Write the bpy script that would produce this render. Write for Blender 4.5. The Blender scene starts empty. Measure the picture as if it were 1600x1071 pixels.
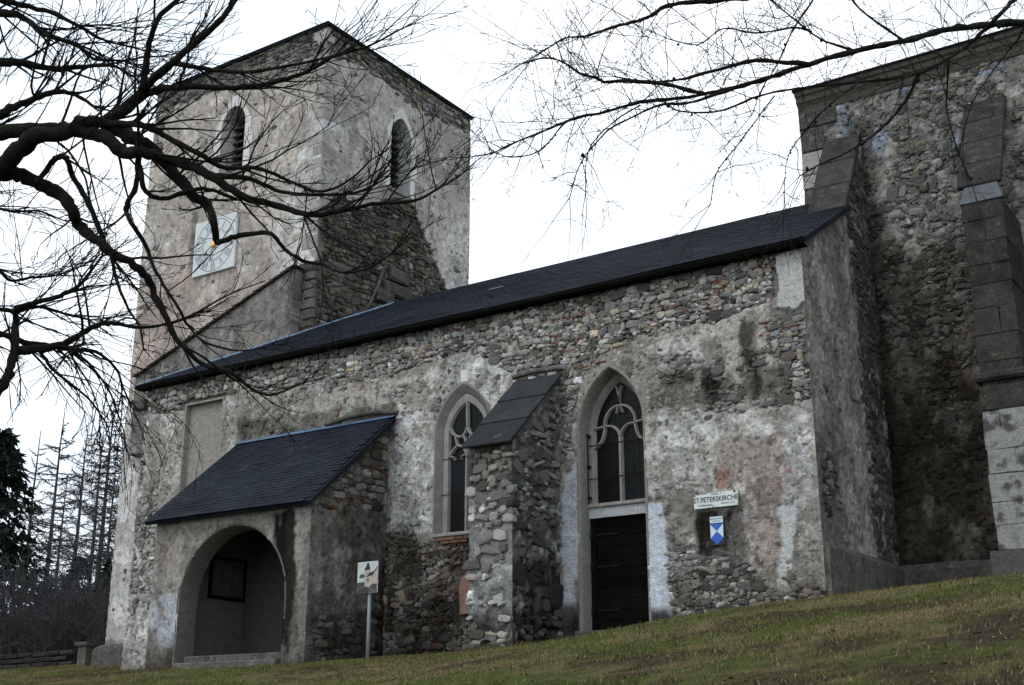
import bpy, math, random
import numpy as np
from mathutils import Vector, Matrix
random.seed(7)
RNG = np.random.default_rng(7)
SC = bpy.context.scene
COL = SC.collection

# ------------------------------------------------------------------ camera
F_PX, CX, CY = 1950.0, 800.0, 535.5
YAW, PITCH = math.radians(34.2), math.radians(17.35)
FW = np.array([-math.sin(YAW)*math.cos(PITCH), math.cos(YAW)*math.cos(PITCH), math.sin(PITCH)])
RT = np.array([math.cos(YAW), math.sin(YAW), 0.0])
UP = np.cross(RT, FW)
cam = bpy.data.cameras.new('camera'); camo = bpy.data.objects.new('camera', cam); COL.objects.link(camo)
cam.sensor_width = 36.0; cam.lens = F_PX/1600*36; cam.clip_start = 0.1; cam.clip_end = 3000
M = Matrix.Identity(4)
for i in range(3):
    M[i][0] = RT[i]; M[i][1] = UP[i]; M[i][2] = -FW[i]
camo.matrix_world = M
SC.camera = camo

# ------------------------------------------------------------------ sky, sun, exposure
SUN_EL, SUN_AZ = math.radians(48), math.radians(205)     # azimuth clockwise from +Y
world = bpy.data.worlds.new('World'); SC.world = world; world.use_nodes = True
wn = world.node_tree; wn.nodes.clear()
w_out = wn.nodes.new('ShaderNodeOutputWorld'); w_bg = wn.nodes.new('ShaderNodeBackground')
w_sky = wn.nodes.new('ShaderNodeTexSky'); w_sky.sky_type = 'NISHITA'; w_sky.sun_disc = False
w_sky.sun_elevation = SUN_EL; w_sky.sun_rotation = SUN_AZ
w_tc = wn.nodes.new('ShaderNodeTexCoord')
w_map = wn.nodes.new('ShaderNodeMapping'); w_map.inputs['Scale'].default_value = (1, 1, 2.2)
w_noise = wn.nodes.new('ShaderNodeTexNoise'); w_noise.inputs['Scale'].default_value = 1.7
w_noise.inputs['Detail'].default_value = 5; w_noise.inputs['Roughness'].default_value = 0.5
w_ramp = wn.nodes.new('ShaderNodeValToRGB')
w_ramp.color_ramp.elements[0].position = 0.34; w_ramp.color_ramp.elements[0].color = (6.2, 7.8, 9.0, 1)
w_ramp.color_ramp.elements[1].position = 0.60; w_ramp.color_ramp.elements[1].color = (11.6, 12.1, 12.7, 1)
w_mix = wn.nodes.new('ShaderNodeMix'); w_mix.data_type = 'RGBA'; w_mix.inputs[0].default_value = 0.90
wl = wn.links.new
wl(w_tc.outputs['Generated'], w_map.inputs['Vector']); wl(w_map.outputs['Vector'], w_noise.inputs['Vector'])
wl(w_noise.outputs['Fac'], w_ramp.inputs['Fac'])
wl(w_sky.outputs['Color'], w_mix.inputs[6]); wl(w_ramp.outputs['Color'], w_mix.inputs[7])
wl(w_mix.outputs[2], w_bg.inputs['Color']); w_bg.inputs['Strength'].default_value = 0.1
wl(w_bg.outputs['Background'], w_out.inputs['Surface'])
sun = bpy.data.lights.new('sun', 'SUN'); sun.energy = 0.8; sun.angle = math.radians(25); sun.color = (1, 0.97, 0.93)
suno = bpy.data.objects.new('sun', sun); COL.objects.link(suno)
sd = Vector((math.sin(SUN_AZ)*math.cos(SUN_EL), math.cos(SUN_AZ)*math.cos(SUN_EL), math.sin(SUN_EL)))
suno.rotation_euler = sd.to_track_quat('Z', 'Y').to_euler()
vs = SC.view_settings; vs.view_transform = 'Standard'; vs.look = 'None'; vs.exposure = 0.40; vs.gamma = 1.0
vs.use_curve_mapping = False

# ------------------------------------------------------------------ helpers: pixels of the survey -> points
def ray(x, y): return FW + RT*(x-CX)/F_PX - UP*(y-CY)/F_PX
def at_y(x, y, Y): d = ray(x, y); return d*(Y/d[1])
def at_x(x, y, X): d = ray(x, y); return d*(X/d[0])
def at_d(x, y, dep): return ray(x, y)*dep
def proj(P):
    P = np.asarray(P, float); z = P@FW
    return CX+F_PX*(P@RT)/z, CY-F_PX*(P@UP)/z, z

# ------------------------------------------------------------------ helpers: noise
def _hash(ix, iy, seed):
    ix = ix.astype(np.int64).astype(np.uint32); iy = iy.astype(np.int64).astype(np.uint32)
    n = ix*np.uint32(374761393) + iy*np.uint32(668265263) + np.uint32((seed*1274126177) & 0xffffffff)
    n = (n ^ (n >> np.uint32(13)))*np.uint32(1274126177)
    n = n ^ (n >> np.uint32(16))
    return (n & np.uint32(0xffff)).astype(np.float64)/65535.0
def vnoise(x, y, seed=0):
    x = np.asarray(x, float); y = np.asarray(y, float)
    x0 = np.floor(x); y0 = np.floor(y); fx = x-x0; fy = y-y0
    fx = fx*fx*(3-2*fx); fy = fy*fy*(3-2*fy)
    a = _hash(x0, y0, seed); b = _hash(x0+1, y0, seed); c = _hash(x0, y0+1, seed); d = _hash(x0+1, y0+1, seed)
    return (a*(1-fx)+b*fx)*(1-fy)+(c*(1-fx)+d*fx)*fy
def fbm(x, y, octv=4, seed=0, rough=0.55):
    s = 0; a = 1; t = 0
    for o in range(octv):
        s = s + a*vnoise(x*2**o+o*17.3, y*2**o-o*9.1, seed+o*31); t += a; a *= rough
    return s/t
def sstep(a, b, x): t = np.clip((x-a)/(b-a), 0, 1); return t*t*(3-2*t)
def blur(A, k):
    for _ in range(k):
        B = np.pad(A, 1, mode='edge')
        A = (B[1:-1, 1:-1]*2+B[:-2, 1:-1]+B[2:, 1:-1]+B[1:-1, :-2]+B[1:-1, 2:])/6
    return A
def pip(poly, U, Z):
    poly = np.asarray(poly, float); r = np.zeros(U.shape, bool); n = len(poly)
    for i in range(n):
        x1, y1 = poly[i]; x2, y2 = poly[(i+1) % n]
        if y1 == y2: continue
        c = ((y1 > Z) != (y2 > Z)) & (U < (x2-x1)*(Z-y1)/(y2-y1)+x1)
        r ^= c
    return r

# ------------------------------------------------------------------ helpers: meshes
def mesh_np(name, verts, quads=None, tris=None, col=None, smooth=True):
    me = bpy.data.meshes.new(name)
    verts = np.asarray(verts, np.float32)
    qs = np.zeros((0, 4), np.int32) if quads is None or len(quads) == 0 else np.asarray(quads, np.int32)
    ts = np.zeros((0, 3), np.int32) if tris is None or len(tris) == 0 else np.asarray(tris, np.int32)
    me.vertices.add(len(verts)); me.vertices.foreach_set('co', verts.ravel())
    loops = np.concatenate([qs.ravel(), ts.ravel()]).astype(np.int32)
    me.loops.add(len(loops)); me.loops.foreach_set('vertex_index', loops)
    tot = np.concatenate([np.full(len(qs), 4), np.full(len(ts), 3)]).astype(np.int32)
    st = np.concatenate([[0], np.cumsum(tot)[:-1]]).astype(np.int32) if len(tot) else np.zeros(0, np.int32)
    me.polygons.add(len(tot)); me.polygons.foreach_set('loop_start', st); me.polygons.foreach_set('loop_total', tot)
    me.polygons.foreach_set('use_smooth', np.full(len(tot), smooth, bool))
    if col is not None:
        at = me.color_attributes.new('Col', 'FLOAT_COLOR', 'POINT')
        c = np.ones((len(verts), 4), np.float32); c[:, :3] = np.asarray(col, np.float32).reshape(-1, 3)
        at.data.foreach_set('color', c.ravel())
    me.update(); me.validate()
    return me
def link(name, me, mat=None, parent=None, **props):
    o = bpy.data.objects.new(name, me); COL.objects.link(o)
    if mat is not None and me is not None and len(me.materials) == 0: me.materials.append(mat)
    if parent is not None:
        o.parent = parent
        if parent.type == 'EMPTY': o.matrix_parent_inverse = Matrix.Translation(-parent.location)
    for k, v in props.items(): o[k] = v
    return o
def thing(name, loc, label, cat, group=None):
    o = bpy.data.objects.new(name, None); COL.objects.link(o); o.location = loc; o.empty_display_size = 0.3
    o['label'] = label; o['category'] = cat
    if group: o['group'] = group
    return o
class MB:
    """collects shapes into one mesh"""
    def __init__(s): s.v = []; s.q = []; s.t = []; s.c = []; s.n = 0
    def add(s, v, q=None, t=None, c=None):
        v = np.asarray(v, float).reshape(-1, 3); s.v.append(v)
        if q is not None and len(q): s.q.append(np.asarray(q)+s.n)
        if t is not None and len(t): s.t.append(np.asarray(t)+s.n)
        s.c.append(np.broadcast_to(np.asarray((.5, .5, .5) if c is None else c, float), (len(v), 3)))
        s.n += len(v)
    def mesh(s, name, smooth=False):
        return mesh_np(name, np.concatenate(s.v), np.concatenate(s.q) if s.q else None,
                       np.concatenate(s.t) if s.t else None, np.concatenate(s.c), smooth)
    def build(s, name, mat, parent=None, smooth=False, **p): return link(name, s.mesh(name, smooth), mat, parent, **p)
BQ = np.array([[0, 1, 3, 2], [4, 6, 7, 5], [0, 4, 5, 1], [2, 3, 7, 6], [0, 2, 6, 4], [1, 5, 7, 3]])
def obox(c, a, b, n):
    c, a, b, n = (np.asarray(k, float) for k in (c, a, b, n))
    return np.array([c+i*a+j*b+k*n for i in (-1, 1) for j in (-1, 1) for k in (-1, 1)])
def box(mb, x0, x1, y0, y1, z0, z1, c=None):
    mb.add([(x, y, z) for x in (x0, x1) for y in (y0, y1) for z in (z0, z1)], BQ, None, c)
def chamfer_box(a, b, n, ch):
    """a closed bevelled block around the origin: half axes a, b, n (numpy vectors), chamfer ch (m)"""
    la, lb, ln = (np.linalg.norm(k) for k in (a, b, n)); ua, ub, un = a/la, b/lb, n/ln
    v = []; 
    for (k, d) in ((-1, ch), (-1, 0), (1, 0), (1, ch)):
        pass
    rings = [(-ln, ch), (-ln+ch, 0), (ln-ch, 0), (ln, ch)]
    for (h, ins) in rings:
        for (i, j) in ((-1, -1), (1, -1), (1, 1), (-1, 1)):
            v.append(ua*i*(la-ins)+ub*j*(lb-ins)+un*h)
    q = [(3, 2, 1, 0), (12, 13, 14, 15)]
    for r in range(3):
        for k in range(4): q.append((r*4+k, r*4+(k+1) % 4, r*4+4+(k+1) % 4, r*4+4+k))
    return np.array(v), np.array(q)
def tube(mb, pts, rad, k=6, c=None, cap=True):
    pts = np.asarray(pts, float); n = len(pts); rad = np.broadcast_to(np.asarray(rad, float), (n,))
    T = np.gradient(pts, axis=0); T /= np.linalg.norm(T, axis=1)[:, None]+1e-9
    ref = np.array([0, 0, 1.0]) if abs(T[0][2]) < .9 else np.array([1.0, 0, 0])
    a = np.cross(T[0], ref); a /= np.linalg.norm(a)
    ang = np.arange(k)*2*math.pi/k; ca, sa = np.cos(ang)[:, None], np.sin(ang)[:, None]
    V = np.empty((n, k, 3))
    for i in range(n):
        a = a-T[i]*(a@T[i]); a /= np.linalg.norm(a)+1e-9; b = np.cross(T[i], a)
        V[i] = pts[i]+rad[i]*(ca*a+sa*b)
    idx = np.arange(n*k).reshape(n, k); nx = np.roll(idx, -1, axis=1)
    q = np.stack([idx[:-1], nx[:-1], nx[1:], idx[1:]], -1).reshape(-1, 4)
    V = V.reshape(-1, 3); t = []
    if cap:
        V = np.concatenate([V, pts[:1], pts[-1:]])
        for j in range(k):
            t.append((n*k, (j+1) % k, j)); t.append((n*k+1, (n-1)*k+j, (n-1)*k+(j+1) % k))
    mb.add(V, q, t, c)
def loft(mb, outs, c=None):
    n = len(outs[0]); m = len(outs)
    idx = np.arange(n*m).reshape(m, n)
    mb.add(np.concatenate(outs), np.stack([idx[:-1, :-1], idx[:-1, 1:], idx[1:, 1:], idx[1:, :-1]], -1).reshape(-1, 4), None, c)
def arch(c, hw, z0, zs, ah, n=12):
    """pointed or round arch outline as (u, z): left foot, springing, arc, right foot"""
    R = (hw*hw+ah*ah)/(2*hw); th = math.acos(max(-1, min(1, (R-hw)/R)))
    right = [(c+hw-R+R*math.cos(th*i/n), zs+R*math.sin(th*i/n)) for i in range(n+1)]
    left = [(2*c-x, z) for x, z in right]
    return [(c-hw, z0)]+left+right[::-1][1:]+[(c+hw, z0)]
def on_plane(axis, const, out, h):
    if axis == 'Y': return np.array([(u, const-h, z) for u, z in out])
    return np.array([(const+h, u, z) for u, z in out])
def bar(mb, axis, const, pts, w, h0, h1, c=None):
    """tracery bar: path (u, z) swept with a chamfered section, front at h1, back at h0"""
    p = np.asarray(pts, float); t = np.gradient(p, axis=0); t /= np.linalg.norm(t, axis=1)[:, None]+1e-9
    nr = np.stack([-t[:, 1], t[:, 0]], -1)
    sec = [(-w/2, h0), (-w/2, h0+(h1-h0)*.45), (-w*.2, h1), (w*.2, h1), (w/2, h0+(h1-h0)*.45), (w/2, h0)]
    outs = [on_plane(axis, const, p+nr*o, h) for o, h in sec]
    loft(mb, outs, c)
def smooth_path(pts, n=6):
    """Catmull-Rom through points of any dimension"""
    p = np.asarray(pts, float); p = np.concatenate([[2*p[0]-p[1]], p, [2*p[-1]-p[-2]]]); o = []
    for i in range(1, len(p)-2):
        for k in range(n):
            t = k/n; a, b, c_, d = p[i-1:i+3]
            o.append(.5*((2*b)+(-a+c_)*t+(2*a-5*b+4*c_-d)*t*t+(-a+3*b-3*c_+d)*t**3))
    o.append(p[-2]); return np.array(o)

# ------------------------------------------------------------------ materials
def mat(name, base=(.3, .3, .3), rough=.85, vcol=False, objvar=0.0, n1=(6, .25), n2=None, bump=None, spec=.3, metal=0, tint=None):
    m = bpy.data.materials.new(name); m.use_nodes = True; nt = m.node_tree; N = nt.nodes; L = nt.links.new
    b = N['Principled BSDF']; b.inputs['Roughness'].default_value = rough
    b.inputs['Specular IOR Level'].default_value = spec; b.inputs['Metallic'].default_value = metal
    tc = N.new('ShaderNodeTexCoord')
    if vcol:
        a = N.new('ShaderNodeVertexColor'); a.layer_name = 'Col'; src = a.outputs['Color']
    else:
        a = N.new('ShaderNodeRGB'); a.outputs[0].default_value = (*base, 1); src = a.outputs[0]
    def vary(src, sc, amt, det=6):
        nz = N.new('ShaderNodeTexNoise'); nz.inputs['Scale'].default_value = sc; nz.inputs['Detail'].default_value = det
        nz.inputs['Roughness'].default_value = .65
        L(tc.outputs['Object'], nz.inputs['Vector'])
        mr = N.new('ShaderNodeMapRange'); mr.inputs['From Min'].default_value = .3; mr.inputs['From Max'].default_value = .7
        mr.inputs['To Min'].default_value = 1-amt; mr.inputs['To Max'].default_value = 1+amt
        L(nz.outputs['Fac'], mr.inputs['Value'])
        mx = N.new('ShaderNodeMix'); mx.data_type = 'RGBA'; mx.blend_type = 'MULTIPLY'; mx.inputs[0].default_value = 1
        L(src, mx.inputs[6]); L(mr.outputs['Result'], mx.inputs[7]); return mx.outputs[2]
    for nn in (n1, n2):
        if nn: src = vary(src, *nn)
    if tint:
        nz = N.new('ShaderNodeTexNoise'); nz.inputs['Scale'].default_value = tint[0]; nz.inputs['Detail'].default_value = 5
        L(tc.outputs['Object'], nz.inputs['Vector'])
        mr = N.new('ShaderNodeMapRange'); mr.inputs['From Min'].default_value = tint[2]; mr.inputs['From Max'].default_value = tint[2]+.12
        L(nz.outputs['Fac'], mr.inputs['Value'])
        mx = N.new('ShaderNodeMix'); mx.data_type = 'RGBA'; L(mr.outputs['Result'], mx.inputs[0])
        L(src, mx.inputs[6]); mx.inputs[7].default_value = (*tint[1], 1); src = mx.outputs[2]
    if objvar:
        oi = N.new('ShaderNodeObjectInfo'); mr = N.new('ShaderNodeMapRange')
        mr.inputs['To Min'].default_value = 1-objvar; mr.inputs['To Max'].default_value = 1+objvar
        L(oi.outputs['Random'], mr.inputs['Value'])
        mx = N.new('ShaderNodeMix'); mx.data_type = 'RGBA'; mx.blend_type = 'MULTIPLY'; mx.inputs[0].default_value = 1
        L(src, mx.inputs[6]); L(mr.outputs['Result'], mx.inputs[7]); src = mx.outputs[2]
    L(src, b.inputs['Base Color'])
    if bump:
        nz = N.new('ShaderNodeTexNoise'); nz.inputs['Scale'].default_value = bump[0]; nz.inputs['Detail'].default_value = 8
        nz.inputs['Roughness'].default_value = .7
        L(tc.outputs['Object'], nz.inputs['Vector'])
        bp = N.new('ShaderNodeBump'); bp.inputs['Strength'].default_value = bump[1]; bp.inputs['Distance'].default_value = bump[2]
        L(nz.outputs['Fac'], bp.inputs['Height']); L(bp.outputs['Normal'], b.inputs['Normal'])
    return m
M_WALL = mat('weathered_plaster', vcol=True, rough=.95, spec=.1, n1=(10, .22), n2=(34, .26), bump=(20, 1.0, .045))
M_STONE = mat('rubble_stone', vcol=True, rough=.9, spec=.15, objvar=.22, n1=(8, .32), n2=(34, .3), bump=(18, 1.0, .045))
M_ASHLAR = mat('cut_stone', (.26, .252, .235), rough=.9, spec=.15, n1=(5, .3), n2=(28, .25), bump=(20, .8, .02), objvar=.2, tint=(5, (.10, .098, .09), .55))
M_TRACERY = mat('tracery_stone', (.25, .245, .228), rough=.9, spec=.15, n1=(4, .2), n2=(26, .12), bump=(24, .4, .008))
M_SURR = mat('pale_window_stone', (.55, .545, .53), rough=.9, spec=.12, n1=(3, .14), n2=(22, .1), bump=(24, .3, .008), objvar=.08)
M_DARKST = mat('dark_mossy_stone', (.085, .08, .072), rough=.95, spec=.1, n1=(3, .4), n2=(20, .4), bump=(16, .8, .03), objvar=.22, tint=(7, (.17, .165, .15), .60))
M_BLACKST = mat('sooty_slab', (.042, .040, .037), rough=.95, spec=.08, n1=(3, .4), n2=(18, .4), bump=(16, .8, .03), objvar=.2, tint=(6, (.10, .09, .065), .62))
M_QUOIN = mat('weathered_quoin', (.30, .285, .265), rough=.92, spec=.12, n1=(4, .3), n2=(26, .3), bump=(20, .8, .02), objvar=.14, tint=(4, (.13, .125, .115), .58))
M_SLATE = mat('dark_slate', (.0115, .0145, .0205), rough=.75, spec=.06, n1=(1.1, .4), n2=(9, .35), tint=(2.2, (.026, .028, .028), .64), bump=(40, .2, .003), objvar=.25)
M_SLABROOF = mat('slate_slab', (.026, .028, .031), rough=.8, spec=.08, n1=(3, .3), n2=(24, .25), bump=(18, .3, .006), objvar=.15)
M_FLASH = mat('blue_metal_flashing', (.075, .135, .215), rough=.5, spec=.35, n1=(4, .5), n2=(25, .2))
M_LEAD = mat('grey_lead_sheet', (.07, .082, .095), rough=.5, spec=.4, n1=(5, .25))
M_TILE = mat('old_clay_tile', (.11, .092, .085), rough=.9, spec=.1, n1=(6, .3), objvar=.35, bump=(20, .4, .01))
M_WOOD = mat('dark_stained_wood', (.006, .0055, .005), rough=.85, spec=.02, n1=(5, .3), n2=(40, .25), objvar=.25, bump=(30, .3, .005))
M_FASCIA = mat('weathered_board', (.065, .048, .033), rough=.85, spec=.15, n1=(4, .35), n2=(30, .25))
M_GLASS = mat('dark_leaded_glass', (.006, .007, .008), rough=.3, spec=.12, n1=(10, .3), bump=(9, .25, .01))
M_IRON = mat('black_iron', (.010, .010, .011), rough=.7, spec=.1)
M_LOUV = mat('grey_louvre_board', (.05, .05, .05), rough=.8, spec=.2, n1=(6, .3), objvar=.2)
M_VOID = mat('dark_interior', (.012, .012, .012), rough=1, spec=0)
M_CORE = mat('wall_core', (.2, .19, .17), rough=1, spec=0)
M_BARK = mat('dark_bark', (.017, .0155, .0135), rough=.95, spec=.08, n1=(9, .35), n2=(40, .3), bump=(30, .9, .03))
M_BARKL = mat('lichened_bark', (.020, .020, .017), rough=.95, spec=.08, n1=(14, .5), bump=(30, .9, .03), tint=(9, (.05, .056, .042), .60))
M_FARBARK = mat('hazed_far_bark', (.055, .055, .058), rough=.95, spec=.05, n1=(2, .3))  # bark paled to blue-grey, distance haze put into the colour
M_NEEDLE = mat('dark_needles', (.012, .017, .013), rough=.8, spec=.1, n1=(1.2, .4))

# ------------------------------------------------------------------ ground
def ground_z(x, y):
    x = np.asarray(x, float); y = np.asarray(y, float)
    b = np.interp(x, [-200, -60, -24, -16.7, -14.5, -12.45, -10.34, -7.4, -4, 2, 20, 200],
                  [0.4, 1.2, 1.34, 1.31, 1.42, 1.57, 1.70, 2.02, 2.23, 2.58, 3.4, 5])
    d = np.clip(20-y, 0, None); dd = np.minimum(d, 26)
    rt = sstep(-16.5, -11.5, x); z = b-(.03+.06*rt)*dd-(.0093-.0031*rt)*dd**2-.1*(d-dd)
    bk = np.clip(y-20, 0, None); bb = np.minimum(bk, 5)
    z = z+.138*bb-.02*np.clip(bk-8, 0, 120)
    w = np.exp(-((x+10)**2+(y-12)**2)/900)
    return z+w*(.10*(fbm(x*.45, y*.45, 3, 5)-.5)+.06*(fbm(x*2.1, y*2.1, 3, 8)-.5))
gx = np.unique(np.concatenate([np.linspace(-900, -80, 22), np.linspace(-80, -34, 40), np.arange(-34, 8, .16), np.linspace(8, 60, 40), np.linspace(60, 900, 22)]))
gy = np.unique(np.concatenate([np.linspace(-500, -20, 18), np.linspace(-20, 2, 24), np.arange(2, 26, .16), np.linspace(26, 80, 40), np.linspace(80, 1500, 24)]))
GX, GY = np.meshgrid(gx, gy, indexing='ij'); GZ = ground_z(GX, GY)
gi = np.arange(GX.size).reshape(GX.shape)
gq = np.stack([gi[:-1, :-1], gi[1:, :-1], gi[1:, 1:], gi[:-1, 1:]], -1).reshape(-1, 4)
def grass_tone(x, y):
    a = fbm(x*.8, y*.8, 5, 21, .65); b = fbm(x*4.3+4, y*4.3, 4, 33, .65); c = .6*fbm(x*.9-7, y*.9+3, 4, 51)+.4*fbm(x*5, y*5, 3, 57)
    g = np.array([.080, .098, .026]); st = np.array([.165, .132, .068]); br = np.array([.066, .050, .034])
    ws = sstep(.42, .66, .6*a+.4*b)[..., None]; wb = (sstep(.50, .64, c)*.9)[..., None]
    return (g*(1-ws)+st*ws)*(1-wb)+br*wb
M_GROUND = mat('mossy_turf', vcol=True, rough=1, spec=.05, n1=(5, .35), n2=(40, .4), bump=(30, 1, .04))
M_GRASS = mat('winter_grass', vcol=True, rough=.9, spec=.1, n1=None)
link('ground', mesh_np('ground', np.stack([GX, GY, GZ], -1).reshape(-1, 3), gq, None, grass_tone(GX, GY).reshape(-1, 3)*.75), M_GROUND, None, kind='structure')

# ------------------------------------------------------------------ the church
church = thing('church', (-15.0, 21.5, 1.4), 'weathered grey rubble stone church with square clock tower, slate roofs and arched porch', 'church')

class Paint:
    """colour, plaster cover and relief of one wall face on a fine grid; u runs along the wall"""
    def __init__(s, axis, const, u0, u1, z0, z1, res, base, mortar, seed):
        s.axis, s.const, s.res, s.seed = axis, const, res, seed
        s.u = np.linspace(u0, u1, int((u1-u0)/res)+1); s.z = np.linspace(z0, z1, int((z1-z0)/res)+1)
        s.U, s.Z = np.meshgrid(s.u, s.z, indexing='ij')
        sd = seed*101
        s.wU = s.U+.30*(fbm(s.U*2.2, s.Z*2.2, 5, sd+1, .62)-.5)
        s.wZ = s.Z+.30*(fbm(s.U*2.2+9, s.Z*2.2-5, 5, sd+2, .62)-.5)
        s.cov = np.ones(s.U.shape); s.col = np.broadcast_to(np.array(base, float), s.U.shape+(3,)).copy()
        s.mortar = np.array(mortar, float); s.stain = np.ones(s.U.shape+(3,)); s.extra = np.zeros(s.U.shape); s.deep = 1.0; s.sm = np.zeros(s.U.shape)
    def poly(s, px, b=0):
        pts = []
        for (x, y) in px:
            P = at_y(x, y, s.const) if s.axis == 'Y' else at_x(x, y, s.const)
            pts.append((P[0] if s.axis == 'Y' else P[1], P[2]))
        m = pip(pts, s.wU, s.wZ).astype(float)
        return blur(m, b) if b else m
    def cover(s, px, v, b=4): m = s.poly(px, b); s.cov = s.cov*(1-m)+v*m
    def paint(s, px, c, a=1, b=2, breakup=0, calm=0):
        m = s.poly(px, b)*a
        if calm: s.sm = np.maximum(s.sm, m*calm)
        if breakup: m = m*sstep(.5-breakup, .5+.12, fbm(s.U*4, s.Z*4, 5, s.seed*77+int(px[0][0])))
        m = m[..., None]; s.col = s.col*(1-m)+np.array(c)*m
    def dirt(s, px, f, b=8):  # darkens for dirt, and for painted shade on the choir wall
        m = s.poly(px, b)*(.45+1.1*sstep(.3, .7, fbm(s.U*3, s.Z*1.2, 4, s.seed*55)))
        m = np.clip(m, 0, 1)[..., None]; s.stain = s.stain*(1-m*(1-np.array(f)))
    def finish(s, rag=.55, mott=.34, und=.012, depth=.022, streak=.18, lime=.5, tone=.95, crust=.34, contrast=.36):
        sd = s.seed*13; U, Z = s.U, s.Z
        n = fbm(U*2.6, Z*2.6, 6, sd+5, .66); n2 = fbm(U*.8, Z*.8, 4, sd+6); n3 = fbm(U*5, Z*5, 5, sd+7, .68); n4 = vnoise(U*27, Z*27, sd+15)
        s.m = sstep(.46, .53, s.cov+rag*2*(n-.5)*(.35+.65*(1-np.abs(2*s.cov-1))))
        big = fbm(U*.45+3, Z*.4, 3, sd+8)
        q_ = 1-s.sm; n5 = fbm(U*13, Z*13, 3, sd+25, .7)
        t = 1+q_*(mott*.9*(n2-.5)+mott*1.7*(n3-.5)+.3*(big-.5)+.36*(n4-.5)+mott*1.6*(n5-.5))
        pl = s.col*t[..., None]
        wh = sstep(.56, .66, .6*fbm(U*1.5-3, Z*1.2, 5, sd+9, .65)+.4*n3)[..., None]*lime*q_[..., None]       # lime wash left in patches
        pl = pl*(1-wh)+np.array([.56, .55, .54])*(.75+.5*n3[..., None])*wh
        dk = sstep(.55, .68, .5*fbm(U*1.9+31, Z*1.6, 5, sd+19, .66)+.5*fbm(U*6, Z*6, 4, sd+20, .7))[..., None]*crust*q_[..., None]       # weathered dark crust
        pl = pl*(1-dk)+pl*np.array([.40, .385, .36])*dk
        pk = sstep(.58, .70, fbm(U*1.1+8, Z*1.1, 4, sd+10))[..., None]*.25*q_[..., None]
        pl = pl*(1-pk)+np.array([.33, .255, .215])*pk
        l2 = sstep(.50, .53, .7*fbm(U*1.3+71, Z*1.3, 5, sd+23, .62)+.3*n3)       # upper coat of render, broken away in sheets
        pl = pl*(1-q_*.14+q_*.24*l2)[..., None]
        mo = s.mortar*(1+.9*(n3-.5)+.5*(n2-.5)+.35*(n4-.5))[..., None]
        pits = sstep(.60, .70, fbm(U*9, Z*9, 4, sd+11, .7))
        strk = fbm(U*3.2, Z*.32, 4, sd+12)
        s.stain = s.stain*(1-streak*sstep(.52, .74, strk))[..., None]
        c = mo*(1-s.m[..., None])+pl*s.m[..., None]
        c = c*(1-.36*(pits*s.m*q_)[..., None])*s.stain*tone
        gz_ = ground_z(U, np.full(U.shape, s.const-.1)) if s.axis == 'Y' else ground_z(np.full(U.shape, s.const+.1), U)
        sp = (sstep(.75, .0, Z-gz_+.5*(n2-.5)+.35*(n3-.5))*.62)[..., None]       # splashed earth and moss at the foot
        c = c*(1-sp)+c*np.array([.34, .33, .27])*sp
        lu = np.clip(c.mean(-1, keepdims=True), .02, .6); c = c*(lu/.27)**contrast*np.array([.99, 1.0, 1.015])
        s.fc = np.clip(c, .008, .75)
        rough = fbm(U*8, Z*8, 4, sd+14, .7)-.5
        s.smear = fbm(U*3.4, Z*3.4, 4, sd+16, .6)
        hp = (1-.7*s.sm)*(.011*l2*(und/.012)+und*3*(n2-.5)+und*3.4*rough-.014*pits*(und/.012))
        hm = -depth*s.deep+.075*(s.smear-.5)+.035*(n3-.5)+.010*(n4-.5)
        s.h = hm*(1-s.m)+hp*s.m+s.extra
    def sample(s, A, u, z):
        i = np.clip(np.round((u-s.u[0])/(s.u[1]-s.u[0])).astype(int), 0, len(s.u)-1)
        j = np.clip(np.round((z-s.z[0])/(s.z[1]-s.z[0])).astype(int), 0, len(s.z)-1)
        return A[i, j]
    def build(s, name, holes=(), top=None, thick=.3, parent=None, mat_=None, corner=None):
        U, Z, h = s.U, s.Z.copy(), s.h.copy()
        if corner == 'max': h[-1] = 0; h[-2] *= .6
        if corner == 'min': h[0] = 0; h[1] *= .6
        if top is not None: Z = np.minimum(Z, top(U))
        n, m = U.shape
        def P(U, Z, h): return np.stack([U, s.const-h, Z], -1) if s.axis == 'Y' else np.stack([s.const+h, U, Z], -1)
        V = P(U, Z, h).reshape(-1, 3); idx = np.arange(n*m).reshape(n, m)
        cu = (U[:-1, :-1]+U[1:, 1:])/2; cz = (s.Z[:-1, :-1]+s.Z[1:, 1:])/2
        keep = np.ones(cu.shape, bool)
        if top is not None: keep &= (s.Z[:-1, :-1] < np.maximum(top(U[:-1, :-1]), top(U[1:, :-1])))
        for hp in holes: keep &= ~pip(hp, cu, cz)
        q = np.stack([idx[:-1, :-1], idx[1:, :-1], idx[1:, 1:], idx[:-1, 1:]], -1)[keep]
        C = s.fc.reshape(-1, 3)
        # skirt round the rim, left open where another face meets it at a corner
        bd = np.concatenate([idx[:, 0], idx[-1, 1:], idx[-2::-1, -1], idx[0, -2::-1]])
        seg_ok = np.ones(len(bd)-1, bool)
        if corner == 'max': seg_ok[n-1:n+m-2] = False
        if corner == 'min': seg_ok[2*n+m-3:] = False
        B = P(U, Z, np.full(U.shape, -thick)).reshape(-1, 3)[bd]
        k = len(bd); base = n*m; r = np.arange(k-1)
        sk = np.stack([bd[r], base+r, base+r+1, bd[r+1]], -1)[seg_ok]
        V = np.concatenate([V, B]); C = np.concatenate([C, C[bd]])
        return link(name, mesh_np(name, V, np.concatenate([q, sk]), None, C), mat_ or M_WALL, parent or church)

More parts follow.
